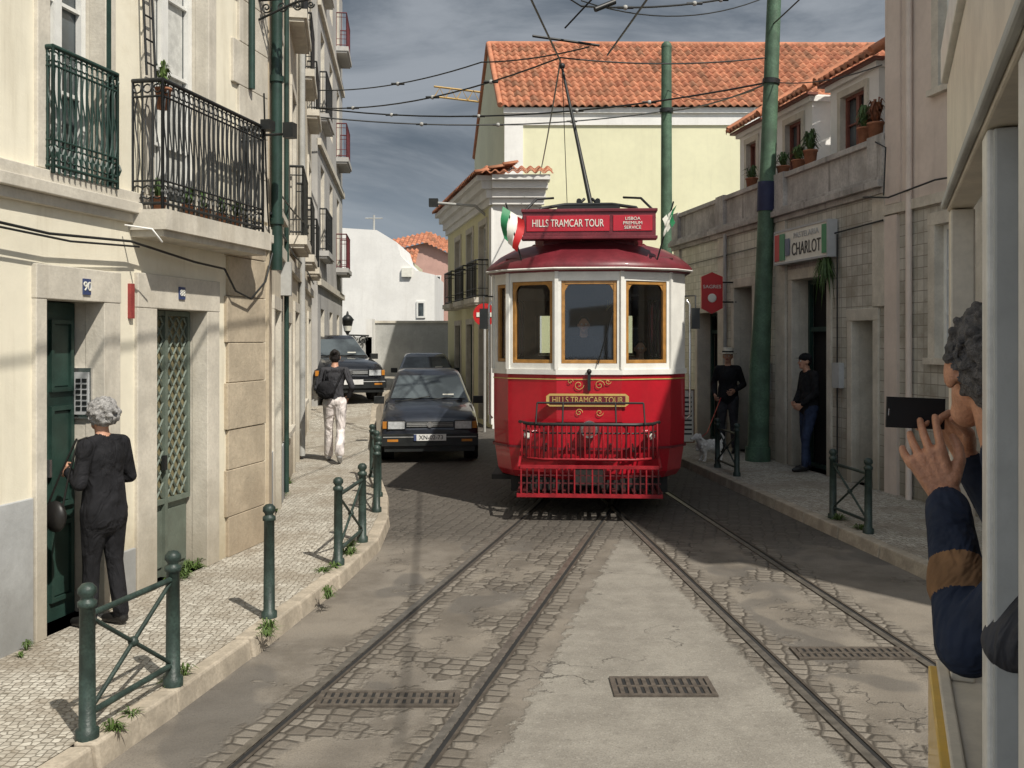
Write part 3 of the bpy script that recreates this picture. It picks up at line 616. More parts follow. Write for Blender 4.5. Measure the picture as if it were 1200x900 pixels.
# ---------------------------------------------------------------- poles and wires
b=B('utility_pole'); b.tube([(3.97,15.85,.1),(4.0,15.85,1.6),(4.05,15.85,2.6),(4.27,15.85,8.6)],[.17,.165,.14,.105],polegreen,20); b.tube([(3.97,15.85,.1),(3.97,15.85,.35)],.2,polegreen,20)
b.tube([(4.105,15.85,4.15),(4.12,15.85,4.62)],.15,bluep,20); b.tube([(4.18,15.85,6.2),(4.19,15.85,6.28)],.14,black,16); b.done()
b=B('utility_pole'); b.tube([(3.62,23,0),(3.62,23,8.95)],[.15,.12],polegreen,18); b.tube([(3.62,23,7.4),(3.62,23,7.5)],.16,black,14); b.sphere((3.62,23,8.95),.13,polegreen); b.done()
b=B('overhead_wires')
def wire(p,q,sag=.3,r=.012,n=14):
    p=V(p);q=V(q); pts=[]
    for i in range(n+1):
        t=i/n; c=p.lerp(q,t); c.z-=sag*4*t*(1-t); pts.append(c)
    b.tube(pts,r,black,5,False); return pts
def ins(p,r=.04): b.sphere(p,r,conc,8); b.tube([V(p)-V((.12,0,0)),V(p)+V((.12,0,0))],.022,black,6)
pa=V((4.18,15.85,6.24)); pb=V((3.62,23,7.45)); lw_=V((-4.25,21.0,7.05))
w1=wire(lw_,pa,.35,.016); w2=wire((-4.25,21.2,6.9),pb,.25,.016); w3=wire(lw_,(.72,14.7,6.3),.25,.014)
wire((.72,14.7,6.3),pa+V((0,0,.4)),.1); w4=wire((-4.2,20.5,7.3),(-.5,16,6.6),.15); wire((-.5,16,6.6),(1.1,14,6.25),.05); wire(pb,pa,.1,.016)
wire((.74,40,7.5),(.72,14.6,6.22),.4,.014); wire((.72,14.6,6.22),(-1.5,1,5.9),.1,.014)
wire((1.4,14.4,6.25),(2.4,1,5.9),.1,.014); w5=wire((1.0,14.2,6.9),pa+V((0,0,1.5)),.12,.016); wire((1.0,14.2,6.9),(-2.4,9.5,7.6),.1); wire((.7,13,6.2),(1.6,12,6.9),.0)
wire(pa+V((0,0,.9)),(4.9,11,7.6),.05); wire(pa,(4.75,12.6,5.6),.1,.009); wire(pb+V((0,0,.5)),(4.2,17,6.4),.2,.009); wire((1.0,14.2,6.98),pa+V((0,0,1.4)),.28,.010)
for t in(3,6,9,11): ins(w1[t])
for t in(4,7,10): ins(w2[t],.05)
for t in(3,8,11): ins(w3[t]); ins(w5[min(t,10)])
ins(w4[8])
b.tube([(.3,14.3,6.5),(1.3,14.6,6.45)],.02,black,6); b.tube([(1.2,14.2,6.85),(1.5,14.3,7.0)],.04,black,6)
wire((-2.5,9.6,3.9),(-2.9,14,3.7),.1,.01); wire((-2.25,8.9,4.3),(-2.35,9.5,3.1),.2,.008)
b.done()
# ---------------------------------------------------------------- fences / bollards
def post(b,x,y,z=.12,h=.72):
    b.lathe((x,y,z),[(.055,0),(.055,.05),(.04,.06),(.036,h-.04),(.045,h-.035),(.045,h-.01),(.03,h),(.03,h+.01),(.045,h+.03),(.043,h+.055),(.025,h+.075),(0,h+.08)],igreen,16)
def fence(x0,y0,x1,y1,z=.12,h=.68):
    b=B('iron_fence'); post(b,x0,y0,z,h); post(b,x1,y1,z,h)
    a=V((x0,y0,0));c=V((x1,y1,0))
    for zz in(z+h-.08,z+.12): b.tube([(x0,y0,zz),(x1,y1,zz)],.017,igreen,8)
    for s_ in(0,1): b.tube([(x0,y0,z+.12 if s_ else z+h-.08),(x1,y1,z+h-.08 if s_ else z+.12)],.012,igreen,6)
    m=(a+c)/2; b.sphere((m.x,m.y,z+h/2+.02),.03,igreen,8); b.done()
fence(-2.06,4.76,-1.90,5.50); fence(-1.50,8.47,-1.44,9.44); fence(-1.53,11.1,-1.66,12.2); fence(-1.78,12.9,-1.98,13.9)
fence(3.50,10.70,3.58,9.86); fence(3.14,15.0,3.22,14.05)
b=B('bollard'); post(b,-1.69,6.83); b.done()
for x,y,r,n_ in((-1.9,5.55,.08,30),(-1.64,6.5,.09,40),(-1.98,4.95,.08,30),(-2.70,8.3,.12,40),(-2.7,7.9,.1,30),(-1.55,8.3,.1,40),(-1.5,8.9,.1,40),(-1.55,9.2,.12,40),(-1.42,7.5,.07,25),(-2.55,9.4,.1,40),(3.5,10.6,.12,40),(3.6,10.0,.1,30),(-3.05,6.1,.06,20),(-2.9,12.3,.12,40),(-3.05,13.4,.12,40),(-2.75,11,.1,40)):
    for q in range(3):
        plant('weeds',(x+random.uniform(-.05,.05),y+random.uniform(-.12,.12),.11 if -1.9<x<0 else .12),r*random.uniform(.5,1),random.uniform(.03,.085),n_,leaf2,False,.5,.005)
# ---------------------------------------------------------------- TRAM
a_=math.atan(.07); MT=Matrix.Translation((.90,11.45,0))@Matrix.Rotation(-a_,4,'Z')
T=E('tourist_tram')
tred=M('tram_red_paint',(.43,.010,.022),.28,.10,2.5,coat=.45,streak=.15,gc=(.17,.02,.02)); tdark=M('tram_roof_maroon',(.15,.018,.026),.42,.25,4,.1,30,coat=.15,streak=.3,gc=(.10,.04,.04))
twhite=M('tram_white_paint',(.76,.75,.70),.35,.06,6,coat=.2,streak=.14,gc=(.4,.36,.3)); under=M('tram_underframe',(.02,.018,.016),.7); orwood=M('tram_varnished_wood',(.38,.19,.05),.35,.2,12,coat=.3)
inwood=M('tram_interior_wood',(.085,.045,.025),.6,.2,8); fred=M('tram_fender_red',(.28,.011,.018),.5,.25,9); fdark=M('tram_fender_dark',(.08,.011,.013),.55,.3,9)
OL=[(-1.17,.6),(-.97,.30),(-.38,0),(.38,0),(.97,.30),(1.17,.6),(1.17,6.6),(.97,6.9),(.38,7.2),(-.38,7.2),(-.97,6.9),(-1.17,6.6)]
def ring(d,z): return [(x*(1+d/1.17),3.6+(y-3.6)*(1+d/3.6),z) for x,y in OL]
b=B('lower_body',MT); b.loft([ring(-.10,.42),ring(-.05,.5),ring(-.01,.8),ring(0,1.1),ring(0,1.66)],tred,False); b.loft([ring(.02,1.66),ring(.02,1.72)],twhite); b.loft([ring(0,1.66),ring(.02,1.66)],twhite); b.loft([ring(.02,1.72),ring(-.03,1.72)],twhite)
b.poly(ring(-.08,.75),inwood); b.poly(ring(-.1,.42),under); b.loft([ring(.012,.78),ring(.012,.81)],tdark); b.loft([ring(.008,1.60),ring(.008,1.612)],gold); b.loft([ring(-.03,.76),ring(-.03,1.71)],inwood); b.done(T,bevel=.01)
b=B('upper_body',MT); gl=B('window_glass',MT); wf=B('window_frames',MT)
n=len(OL)
for i in range(n):
    p=V(OL[i]);q=V(OL[(i+1)%n]);L=(q-p).length;u=(q-p)/L
    Fm=MT@frame(p.x,p.y,u.x,u.y,u.y,-u.x); b.M=gl.M=wf.M=Fm; ops=[]
    if L>5: 
        k=7; ops=[(L*j/k+.07,L*(j+1)/k-.07,1.80,2.74) for j in range(k)]
    elif L>.5: ops=[(.055,L-.055,1.79,2.76)]
    elif i==0: ops=[(.08,L-.06,1.80,2.74)]
    facade(b,L,1.72,2.90,ops,twhite,.06)
    b.M=Fm@Matrix.Translation((0,-.065,0)); facade(b,L,1.72,2.86,ops,inwood,.003); b.M=Fm
    for o in ops:
        gl.poly([(o[0],-.045,o[2]),(o[1],-.045,o[2]),(o[1],-.045,o[3]),(o[0],-.045,o[3])],cglass)
        wf.ringbox(o[0]+.002,o[1]-.002,o[2]+.002,o[3]-.002,-.055,-.012,.04,orwood if L<5 else tdark)
        if L<5 and L>.5:
            for sx,sg in((o[0]+.03,1),(o[1]-.03,-1)):
                wf.add([(sx,-.02,o[3]-.03),(sx+sg*.12,-.02,o[3]-.03),(sx+sg*.05,-.02,o[3]-.055),(sx,-.02,o[3]-.14)],[(0,1,2,3)],orwood)
    if L<1: b.box(-.022,.022,-.02,.02,1.72,2.9,twhite)
b.M=MT; b.poly(ring(-.07,2.87),inwood); b.done(T); gl.done(T); wf.done(T,bevel=.004)
b=B('roof',MT); b.loft([ring(-.02,2.86),ring(.07,2.88),ring(.08,2.93),ring(.03,2.99),ring(-.08,3.09),ring(-.24,3.19),ring(-.45,3.26),ring(-.62,3.29)],tdark,True,True)
b.loft([ring(.072,2.885),ring(.095,2.90),ring(.072,2.915)],twhite)
cl=[(-.66,.62),(-.55,.48),(.55,.48),(.66,.62),(.66,6.6),(-.66,6.6)]
def cr(s_,z,dy=0): return [(x*s_,3.6+(y-3.6)*(1+ (s_-1)*.3),z) for x,y in cl]
b.loft([cr(1,3.2),cr(1,3.52)],tdark); b.loft([cr(1.1,3.52),cr(1.12,3.56),cr(1.0,3.62),cr(.7,3.68),cr(.3,3.70)],tdark,True,True)
for x in(-.9,-.45,0,.45,.9):
    b.tube([(x,.14+abs(x)**2*.35,2.96),(x*.9,.34+abs(x)**2*.3,3.13),(x*.75,.6+abs(x)**2*.2,3.25)],.014,tdark,5)
b.tube([(-1.0,.36,3.04),(-.4,.10,3.06),(.4,.10,3.06),(1.0,.36,3.04)],.012,fdark,6)
b.done(T)
b=B('destination_sign',MT); b.box(-.78,.78,.10,.30,3.29,3.58,tdark); b.box(-.80,.80,.08,.32,3.575,3.61,tdark); b.box(-.80,.80,.08,.32,3.255,3.29,tdark)
b.box(-.74,.24,.09,.1,3.345,3.53,tred); b.box(.28,.74,.09,.1,3.345,3.53,tred); b.done(T,bevel=.008)
def tx(body,size,x,y,z,w,mat,nm='lettering'): text(nm,body,size,MT@tmat((x,y,z),(1,0,0)),mat,T,w=w)
tx('HILLS TRAMCAR TOUR',.125,-.25,.085,3.437,.84,signw); tx('LISBOA\nPREMIUM\nSERVICE',.052,.51,.085,3.437,.22,signw)
b=B('front_fittings',MT)
b.add([(-.50,-.03,1.32),(-.46,-.03,1.29),(.42,-.03,1.29),(.46,-.03,1.32),(.46,-.03,1.41),(.42,-.03,1.44),(-.46,-.03,1.44),(-.50,-.03,1.41)],[tuple(range(8))],gold)
b.box(-.46,.42,-.036,-.031,1.315,1.415,tdark)
for sg in(-1,1):
    scroll(b,(sg*.12,-.02,1.54),(1,0),.06,1.4,gold,.004,sg); scroll(b,(sg*.12,-.02,1.22),(1,0),.045,1.4,gold,.004,-sg); scroll(b,(sg*.22,-.02,1.58),(1,0),.035,1.2,gold,.004,-sg)
b.tube([(0,-.01,1.03),(0,-.12,1.03)],.10,chrome,20); b.tube([(0,-.12,1.03),(0,-.125,1.03)],.075,dullred,20); b.box(-.018,.018,-.06,-.0,1.48,1.68,black); b.sphere((0,-.05,1.70),.03,black)
for sg in(-1,1): b.tube([(sg*.72,.16,.95),(sg*.72,.06,.95)],.05,chrome,14); b.tube([(sg*.72,.06,.95),(sg*.72,.055,.95)],.035,signw,14)
b.tube([(.1,-.03,1.78),(.28,-.035,2.4)],.008,black,5)
for sg in(-1,1): b.tube([(sg*1.19,.62,1.1),(sg*1.23,.6,1.15),(sg*1.23,.6,2.5),(sg*1.19,.62,2.55)],.014,chrome,6)
b.done(T)
tx('HILLS TRAMCAR TOUR',.10,-.02,-.038,1.365,.82,gold)
b=B('fender',MT)
yf=-.26
for z,r,w in((1.10,.020,.82),(1.0,.010,.80),(.70,.018,.80)):
    b.tube([(-w,.12,z),(-w+.1,yf+.12,z),(-w+.3,yf,z),(w-.3,yf,z),(w-.1,yf+.12,z),(w,.12,z)],r,fred if z<.8 else black,8)
for i in range(31):
    x=-.78+i*.052; yy=yf+max(0,(abs(x)-.5))*.6
    b.tube([(x,yy,1.1),(x*1.0,yy-.03,.95),(x,yy-.02,.8),(x,yy,.70)],.012,fdark if i%2 else fred,5,False)
b.tube([(-.6,yf+.1,1.34),(.62,yf+.1,1.34)],.012,black,6)
for x in(-.6,-.3,.3,.62): b.tube([(x,yf+.1,1.34),(x*1.02,yf+.02,1.1)],.010,black,6)
for x in(-.5,-.25,0,.25,.5): b.tube([(x,-.0,.85),(x,yf,.8)],.015,black,6)
yl=-.42
b.box(-.78,.78,yl,yl+.05,.615,.65,fred); b.box(-.82,.82,yl,yl+.05,.29,.33,fred); b.box(-.80,.80,yl+.02,yl+.04,.44,.455,fdark); b.box(-.80,.80,yl+.02,yl+.04,.53,.542,fdark)
for i in range(24): x=-.77+i*.067; b.box(x-.008,x+.008,yl+.005,yl+.03,.33,.615,fred if i%3==0 else fdark)
for x in(-.8,.8): b.box(x-.02,x+.02,yl+.05,.3,.30,.35,fdark); b.tube([(x,yl+.03,.62),(x,.25,.80)],.018,fred,6)
for i in range(14): x=-.75+i*.115; b.box(x-.02,x+.02,yl+.05,.4,.30,.325,fdark)
b.box(-.16,.16,-.2,.2,.40,.60,under)
b.done(T)
b=B('undercarriage',MT); b.box(-.95,.95,.5,6.7,.22,.44,under); b.box(-.7,.7,.1,.6,.3,.44,under)
for y in(2.2,4.9):
    for x in(-.45,.45): b.tube([(x-.05,y,.37),(x+.05,y,.37)],.36,steel,24)
    b.tube([(-.5,y,.37),(.5,y,.37)],.05,under)
b.box(-1.2,-.95,.65,1.4,.34,.40,under); b.done(T)
b=B('interior',MT)
b.M=MT@frame(-1.1,1.75,1,0,0,-1); facade(b,2.2,.75,2.86,[(.12,.65,1.7,2.6),(.78,1.42,.8,2.6),(1.55,2.08,1.7,2.6)],inwood,.05)
b.M=MT@frame(-1.1,5.9,1,0,0,-1); facade(b,2.2,.75,2.86,[(.2,.65,1.8,2.5),(1.55,2.0,1.8,2.5)],inwood,.05)
b.M=MT
for y in(2.4,3.2,4.0,4.8):
    for x in(-.75,.75): b.box(x-.4,x+.4,y,y+.42,1.12,1.2,inwood); b.box(x-.4,x+.4,y+.38,y+.45,1.2,1.75,inwood)
for x in(-.35,.35): b.tube([(x,1.9,2.6),(x,5.8,2.6)],.015,gold,6)
for y in(2,3,4,5): b.tube([(.35,y,2.6),(.35,y,2.85)],.01,gold,5); b.box(-1.0,1.0,y,y+.06,2.80,2.86,inwood)
b.box(-.25,.05,.35,.55,.75,1.65,under); b.tube([(-.1,.42,1.65),(-.1,.42,1.72)],.12,gold,14); b.done(T)
b=B('trolley_pole',MT); b.tube([(.05,2.4,3.95),(-.38,3.4,6.2)],[.035,.018],black,8); b.sphere((-.38,3.4,6.22),.05,black,8)
for sg in(-1,1):
    b.tube([(sg*.72,.9,3.56),(sg*.6,1.0,3.74),(sg*.3,1.1,3.80),(0,1.1,3.80)],.022,black,8); b.tube([(sg*.5,2.9,3.66),(sg*.4,2.5,3.86),(0,2.3,3.92)],.022,black,8)
    b.tube([(sg*.25,1.0,3.7),(sg*.25,3.4,3.72)],.025,black,8); b.tube([(sg*.12,1.2,3.86),(sg*.12,2.6,3.9)],.035,black,8); b.tube([(sg*.25,1.1,3.68),(sg*.05,1.3,3.90)],.02,black,6)
    b.tube([(sg*.82,.8,3.58),(sg*.80,.9,3.70),(sg*.66,1.0,3.86),(sg*.45,1.2,3.90)],.016,black,6)
b.box(-.4,.4,1.05,1.2,3.66,3.78,black); b.tube([(0,2.3,3.6),(0,2.3,3.97)],.09,black,12)
b.tube([(-.38,3.4,6.2),(-.30,7.0,3.2)],.006,black,4); b.done(T)
b=B('flags',MT)
for sg,fl in((-1,1.45),(1,.8)):
    b.tube([(sg*.80,.22,3.0),(sg*.98,.05,3.68)],.01,black,5)
    for k,m_ in enumerate((signr,signw,signg) if sg<0 else (signw,signw,signg)):
        pts=[]
        for r in range(6):
            for c in(0,1):
                t=r/5; pts.append((sg*.96-sg*(2.2-(k+c))*.062*(1-.3*t)*fl+.02*math.sin(t*5+k), .04+.03*math.sin(t*6+k+c), 3.64-t*.26*fl-(3-(k+c))*.055))
        b.add(pts,[(r*2,r*2+1,r*2+3,r*2+2) for r in range(5)],m_,True)
b.done(T)
b=B('mirrors',MT)
for sg in(-1,1): b.tube([(sg*1.17,.6,2.6),(sg*1.28,.45,2.6),(sg*1.28,.45,2.3)],.01,black,6); b.box(sg*1.28-.05,sg*1.28+.05,.43,.46,2.2,2.45,black)
b.done(T)
# ---------------------------------------------------------------- cars
tyre=rubber; plate=M('number_plate',(.7,.7,.68),.4); headg=M('headlamp_glass',(.5,.52,.53),.12,.15,20,spec=.8); amber=M('indicator',(.5,.2,.03),.3)
def car(name,loc,rz,paint,z0=0,text_=None,hh=1.46,w=.83):
    Mc=Matrix.Translation((loc[0],loc[1],z0))@Matrix.Rotation(rz,4,'Z'); P=E(name)
    st=[(0,.74,.34,.52,.56),(.04,.80,.28,.62,.67),(.10,.82,.26,.72,.78),(.45,w,.24,.82,.885),(.85,w,.24,.88,.955),(1.15,w,.24,.91,.99),(2.0,w+.01,.24,.93,.97),(3.0,w,.24,.94,.97),(3.55,w-.01,.26,.92,.95),(3.68,.78,.30,.86,.9),(3.74,.72,.36,.8,.82)]
    b=B('body',Mc); R=[]
    for y,ww,zb,zs,zt in st:
        h=[(.80*ww,zb),(.97*ww,zb+.07),(ww,zb+.25*(zs-zb)+.05),(ww*.995,zb+.7*(zs-zb)),(.955*ww,zs-.02),(.86*ww,(zs+zt)/2+.01),(.5*ww,zt),(0,zt+.012)]
        R.append([(x,y,z) for x,z in h]+[(-x,y,z) for x,z in h[:-1][::-1]])
    b.loft(R,paint,True,True)
    def g(z,hw,y0,y1,e=.06): return [(-hw+e,y0,z),(hw-e,y0,z),(hw,y0+.12,z),(hw,y1-.1,z),(hw-e,y1,z),(-hw+e,y1,z),(-hw,y1-.1,z),(-hw,y0+.12,z)]
    G=[g(.93,.76,1.05,3.62),g(1.0,.745,1.16,3.60),g(hh-.10,.60,1.72,3.40),g(hh-.03,.56,1.84,3.30),g(hh,.47,2.02,3.1)]
    b.loft(G,paint,True,True); b.done(P)
    b=B('windows',Mc)
    def lp(a,c,t): return tuple(a[i]+(c[i]-a[i])*t for i in range(3))
    def pane(i0,i1,off,s0=.06,s1=.94,t0=.04,t1=.97):
        A=lp(G[1][i0],G[1][i1],s0);Bq=lp(G[1][i0],G[1][i1],s1);C=lp(G[2][i0],G[2][i1],s1);D=lp(G[2][i0],G[2][i1],s0)
        q=[lp(A,D,t0),lp(Bq,C,t0),lp(Bq,C,t1),lp(A,D,t1)]; b.poly([tuple(p[k]+off[k] for k in range(3)) for p in q],glass)
    pane(0,1,(0,-.012,.012),.0,1.0); pane(2,3,(.012,0,.004),.05,.46); pane(2,3,(.012,0,.004),.50,.93); pane(6,7,(-.012,0,.004),.07,.50); pane(6,7,(-.012,0,.004),.54,.95); pane(4,5,(0,.012,.006),.04,.96)
    b.done(P)
    b=B('front_details',Mc)
    b.box(-.40,.40,-.0,.06,.60,.70,black)
    for z in(.62,.645,.67): b.box(-.39,.39,-.008,.0,z,z+.01,dado)
    b.tube([(0,-.012,.65),(0,-.018,.65)],.05,chrome,14)
    for sg in(-1,1):
        x0,x1=sorted((sg*.42,sg*.70)); b.box(x0,x1,-.012,.08,.58,.71,headg); b.ringbox(x0-.01,x1+.01,.57,.72,-.016,.05,.012,black)
        x0,x1=sorted((sg*.705,sg*.79)); b.box(x0,x1,.012,.1,.585,.70,amber)
        b.box(sg*.62-.09,sg*.62+.09,-.062,-.04,.37,.41,amber)
        b.box(min(sg*.80,sg*.98),max(sg*.80,sg*.98),1.2,1.30,.93,1.06,black)
    b.box(-.81,.81,-.06,.08,.30,.50,black); b.box(-.78,.78,-.065,-.055,.44,.455,dado); b.box(-.76,.76,-.02,.2,.20,.31,black)
    b.box(-.27,.27,-.078,-.066,.385,.495,plate); b.box(-.27,-.225,-.081,-.077,.387,.493,bluetile)
    b.tube([(-.05,1.10,.985),(.45,1.20,1.06)],.01,black,4); b.tube([(-.5,1.10,.985),(.02,1.20,1.06)],.01,black,4)
    b.box(-.6,.6,1.10,1.14,.96,1.0,black); b.box(.25,.45,1.24,1.26,1.03,1.10,signw)
    b.done(P,bevel=.008)
    b=B('wheels',Mc)
    for y in(.72,3.05):
        for sg in(-1,1):
            x=sg*.70; b.tube([(x-sg*.09,y,.29),(x+sg*.07,y,.29),(x+sg*.09,y,.29)],[.29,.29,.26],tyre,22); b.tube([(x+sg*.09,y,.29),(x+sg*.125,y,.29)],[.19,.17],chrome,16)
            b.tube([(sg*.74,y,.33),(sg*(w+.004),y,.33)],.35,black,22)
    b.done(P)
    b=B('tail_details',Mc); b.box(-.8,.8,3.68,3.82,.34,.54,black)
    for sg in(-1,1): b.box(sg*.65-.1,sg*.65+.1,3.66,3.75,.6,.85,signr)
    b.done(P)
    if text_: text('plate_text',text_,.10,Mc@tmat((.02,-.081,.44),(1,0,0)),blacktxt,P,.002,.40)
navy=M('car_paint_navy',(.018,.022,.032),.32,.2,4,coat=.5); blackp=M('car_paint_black',(.014,.015,.018),.2,.1,4,coat=.8); greyc=M('car_paint_grey',(.10,.11,.13),.25,.1,4,coat=.7)
car('parked_car',(-1.38,16.5),.10,navy,0,'XN-02-73',1.52,.835)
car('parked_car',(-3.60,21.9),.42,blackp,.70,None,1.50,.86)
car('parked_car',(-2.25,26.2),.12,greyc,.25,None,1.46,.84)
# ---------------------------------------------------------------- organic figures
def rcmesh(p0,r0,p1,r1,flat=None,n=14,h=4):
    p0=np.array(p0,float);p1=np.array(p1,float); d=p1-p0; L=np.linalg.norm(d); 
    if L<1e-6: d=np.array([0,0,1.]);L=1e-6
    d=d/max(L,1e-6); d=d/np.linalg.norm(d); a=np.array([1.,0,0]) if abs(d[0])<.8 else np.array([0,1.,0]); a=a-d*a.dot(d); a/=np.linalg.norm(a); c=np.cross(d,a)
    rings=[]
    for i in range(h+1): t=math.pi/2*(1-i/h); rings.append((-r0*math.sin(t),max(1e-4,r0*math.cos(t))))
    for i in range(h+1): t=math.pi/2*i/h; rings.append((L+r1*math.sin(t),max(1e-4,r1*math.cos(t))))
    vs=[]
    for z,r in rings:
        for j in range(n):
            w=2*math.pi*j/n; q=(a*math.cos(w)+c*math.sin(w))*r
            if flat: f=np.array(flat[0],float); q=q-f*q.dot(f)*(1-flat[1])
            vs.append(p0+d*z+q)
    fs=[(i*n+j,i*n+(j+1)%n,(i+1)*n+(j+1)%n,(i+1)*n+j) for i in range(len(rings)-1) for j in range(n)]
    fs+=[tuple(range(n))[::-1],tuple(range(len(vs)-n,len(vs)))]
    return vs,fs
def ellmesh(c,r,n=16):
    vs=[];k=n//2+1
    for i in range(k+1):
        a=math.pi*i/k
        for j in range(n):
            w=2*math.pi*j/n; s_=max(math.sin(a),.002); vs.append((c[0]+r[0]*s_*math.cos(w),c[1]+r[1]*s_*math.sin(w),c[2]+r[2]*math.cos(a)))
    fs=[(i*n+j,(i+1)*n+j,(i+1)*n+(j+1)%n,i*n+(j+1)%n) for i in range(k) for j in range(n)]+[tuple(range(n)),tuple(range(len(vs)-n,len(vs)))[::-1]]
    return vs,fs
def organic(prims,vox,smooth=4):
    vs=[];fs=[]
    for p in prims:
        v,f=(rcmesh(p[1],p[2],p[3],p[4],p[6]) if p[0]=='c' else ellmesh(p[1],p[2])); o=len(vs); vs+=[tuple(q) for q in v]; fs+=[[o+i for i in q] for q in f]
    me=bpy.data.meshes.new('tmp'); me.from_pydata(vs,[],fs); ob=bpy.data.objects.new('tmp',me); COL.objects.link(ob)
    md=ob.modifiers.new('r','REMESH'); md.mode='VOXEL'; md.voxel_size=vox; md.use_smooth_shade=True
    if smooth: sm=ob.modifiers.new('s','SMOOTH'); sm.factor=.5; sm.iterations=smooth
    dg=bpy.context.evaluated_depsgraph_get(); ev=ob.evaluated_get(dg); m2=bpy.data.meshes.new_from_object(ev)
    nv=len(m2.vertices); co=np.empty(nv*3); m2.vertices.foreach_get('co',co); co=co.reshape(-1,3)
    faces=[tuple(p.vertices) for p in m2.polygons]; cen=np.array([co[list(f)].mean(0) for f in faces]) if faces else np.zeros((0,3))
    best=np.full(len(faces),1e9); lab=np.zeros(len(faces),int); labels=sorted({p[5] if p[0]=='c' else p[3] for p in prims})
    for p in prims:
        if p[0]=='c':
            p0=np.array(p[1],float);p1=np.array(p[3],float);d=p1-p0;LL=max(d.dot(d),1e-9); t=np.clip((cen-p0)@d/LL,0,1); q=cen-(p0+t[:,None]*d)
            if p[6]: f=np.array(p[6][0],float); q=q+np.outer(q@f,f)*(1/p[6][1]-1)
            dist=np.linalg.norm(q,axis=1)-(p[2]+(p[4]-p[2])*t); l=p[5]
        else:
            r=np.array(p[2]); dist=(np.linalg.norm((cen-np.array(p[1]))/r,axis=1)-1)*r.min(); l=p[3]
        k=dist<best; best[k]=dist[k]; lab[k]=labels.index(l)
    bpy.data.objects.remove(ob); bpy.data.meshes.remove(m2)
    return co,faces,[labels[i] for i in lab]
def assemble(name,parts,mats,Mx,raw=None,parent=None):
    b=B(name,Mx)
    for co,faces,lab in parts:
        o=len(b.v); b.v+=[tuple(Mx@V(c)) for c in co]
        for f,l in zip(faces,lab): b.f.append([o+i for i in f]); b.mi.append(b.m_(mats[l])); b.sm.append(True); b.fc.append((1,1,1))
    if raw: raw(b)
    return b.done(parent)
def nrm(v): v=np.array(v,float); return v/np.linalg.norm(v)
def hand(wr,d,pn,td,s=1.0,curl=.5,thumb=.5,label='skin',spread=.12,curls=None):
    wr=np.array(wr,float); d=nrm(d); pn=np.array(pn,float); pn=nrm(pn-d*pn.dot(d)); td=np.cross(d,pn)*(1 if np.cross(d,pn).dot(td)>0 else -1)
    P=[]; 
    for k,x in enumerate((-.028,-.009,.011,.030)):
        P.append(('c',wr+td*x*.55*s,.014*s,wr+d*.085*s+td*x*s,.0125*s,label,None))
    lens=(.055,.068,.076,.070)
    for k,(x,L) in enumerate(zip((-.033,-.011,.011,.033),lens)):
        L*=s; p=wr+d*(.088-.004*abs(k-2))*s+td*x*s; ang=0; dirx=nrm(d+td*(k-1.5)*spread); c=curls[k] if curls else curl
        for j,(f,r) in enumerate(((.45,.0095),(.32,.0085),(.26,.0078))):
            ang+=c*(1,.95,.7)[j]; v=dirx*math.cos(ang)+pn*math.sin(ang); q=p+v*L*f*1.1
            P.append(('c',p,r*s,q,(r-.0008)*s,label,None)); p=q
    p=wr+d*.022*s+td*.024*s; q=p+nrm(td*.75+d*.8+pn*.45*thumb)*.046*s; r_=q+nrm(td*.25+d*1.0+pn*.7*thumb)*.032*s; t=r_+nrm(d+pn*.8*thumb-td*.1)*.024*s
    P+=[('c',p,.016*s,q,.012*s,label,None),('c',q,.0115*s,r_,.0105*s,label,None),('c',r_,.0105*s,t,.0085*s,label,None)]
    return P
skinm=M('skin',(.50,.27,.18),.5,.08,25,.05,120,spec=.4)
SEAT=dict(knL=(-.10,.42,.93),anL=(-.10,.46,.52),knR=(.10,.42,.93),anR=(.10,.46,.52))
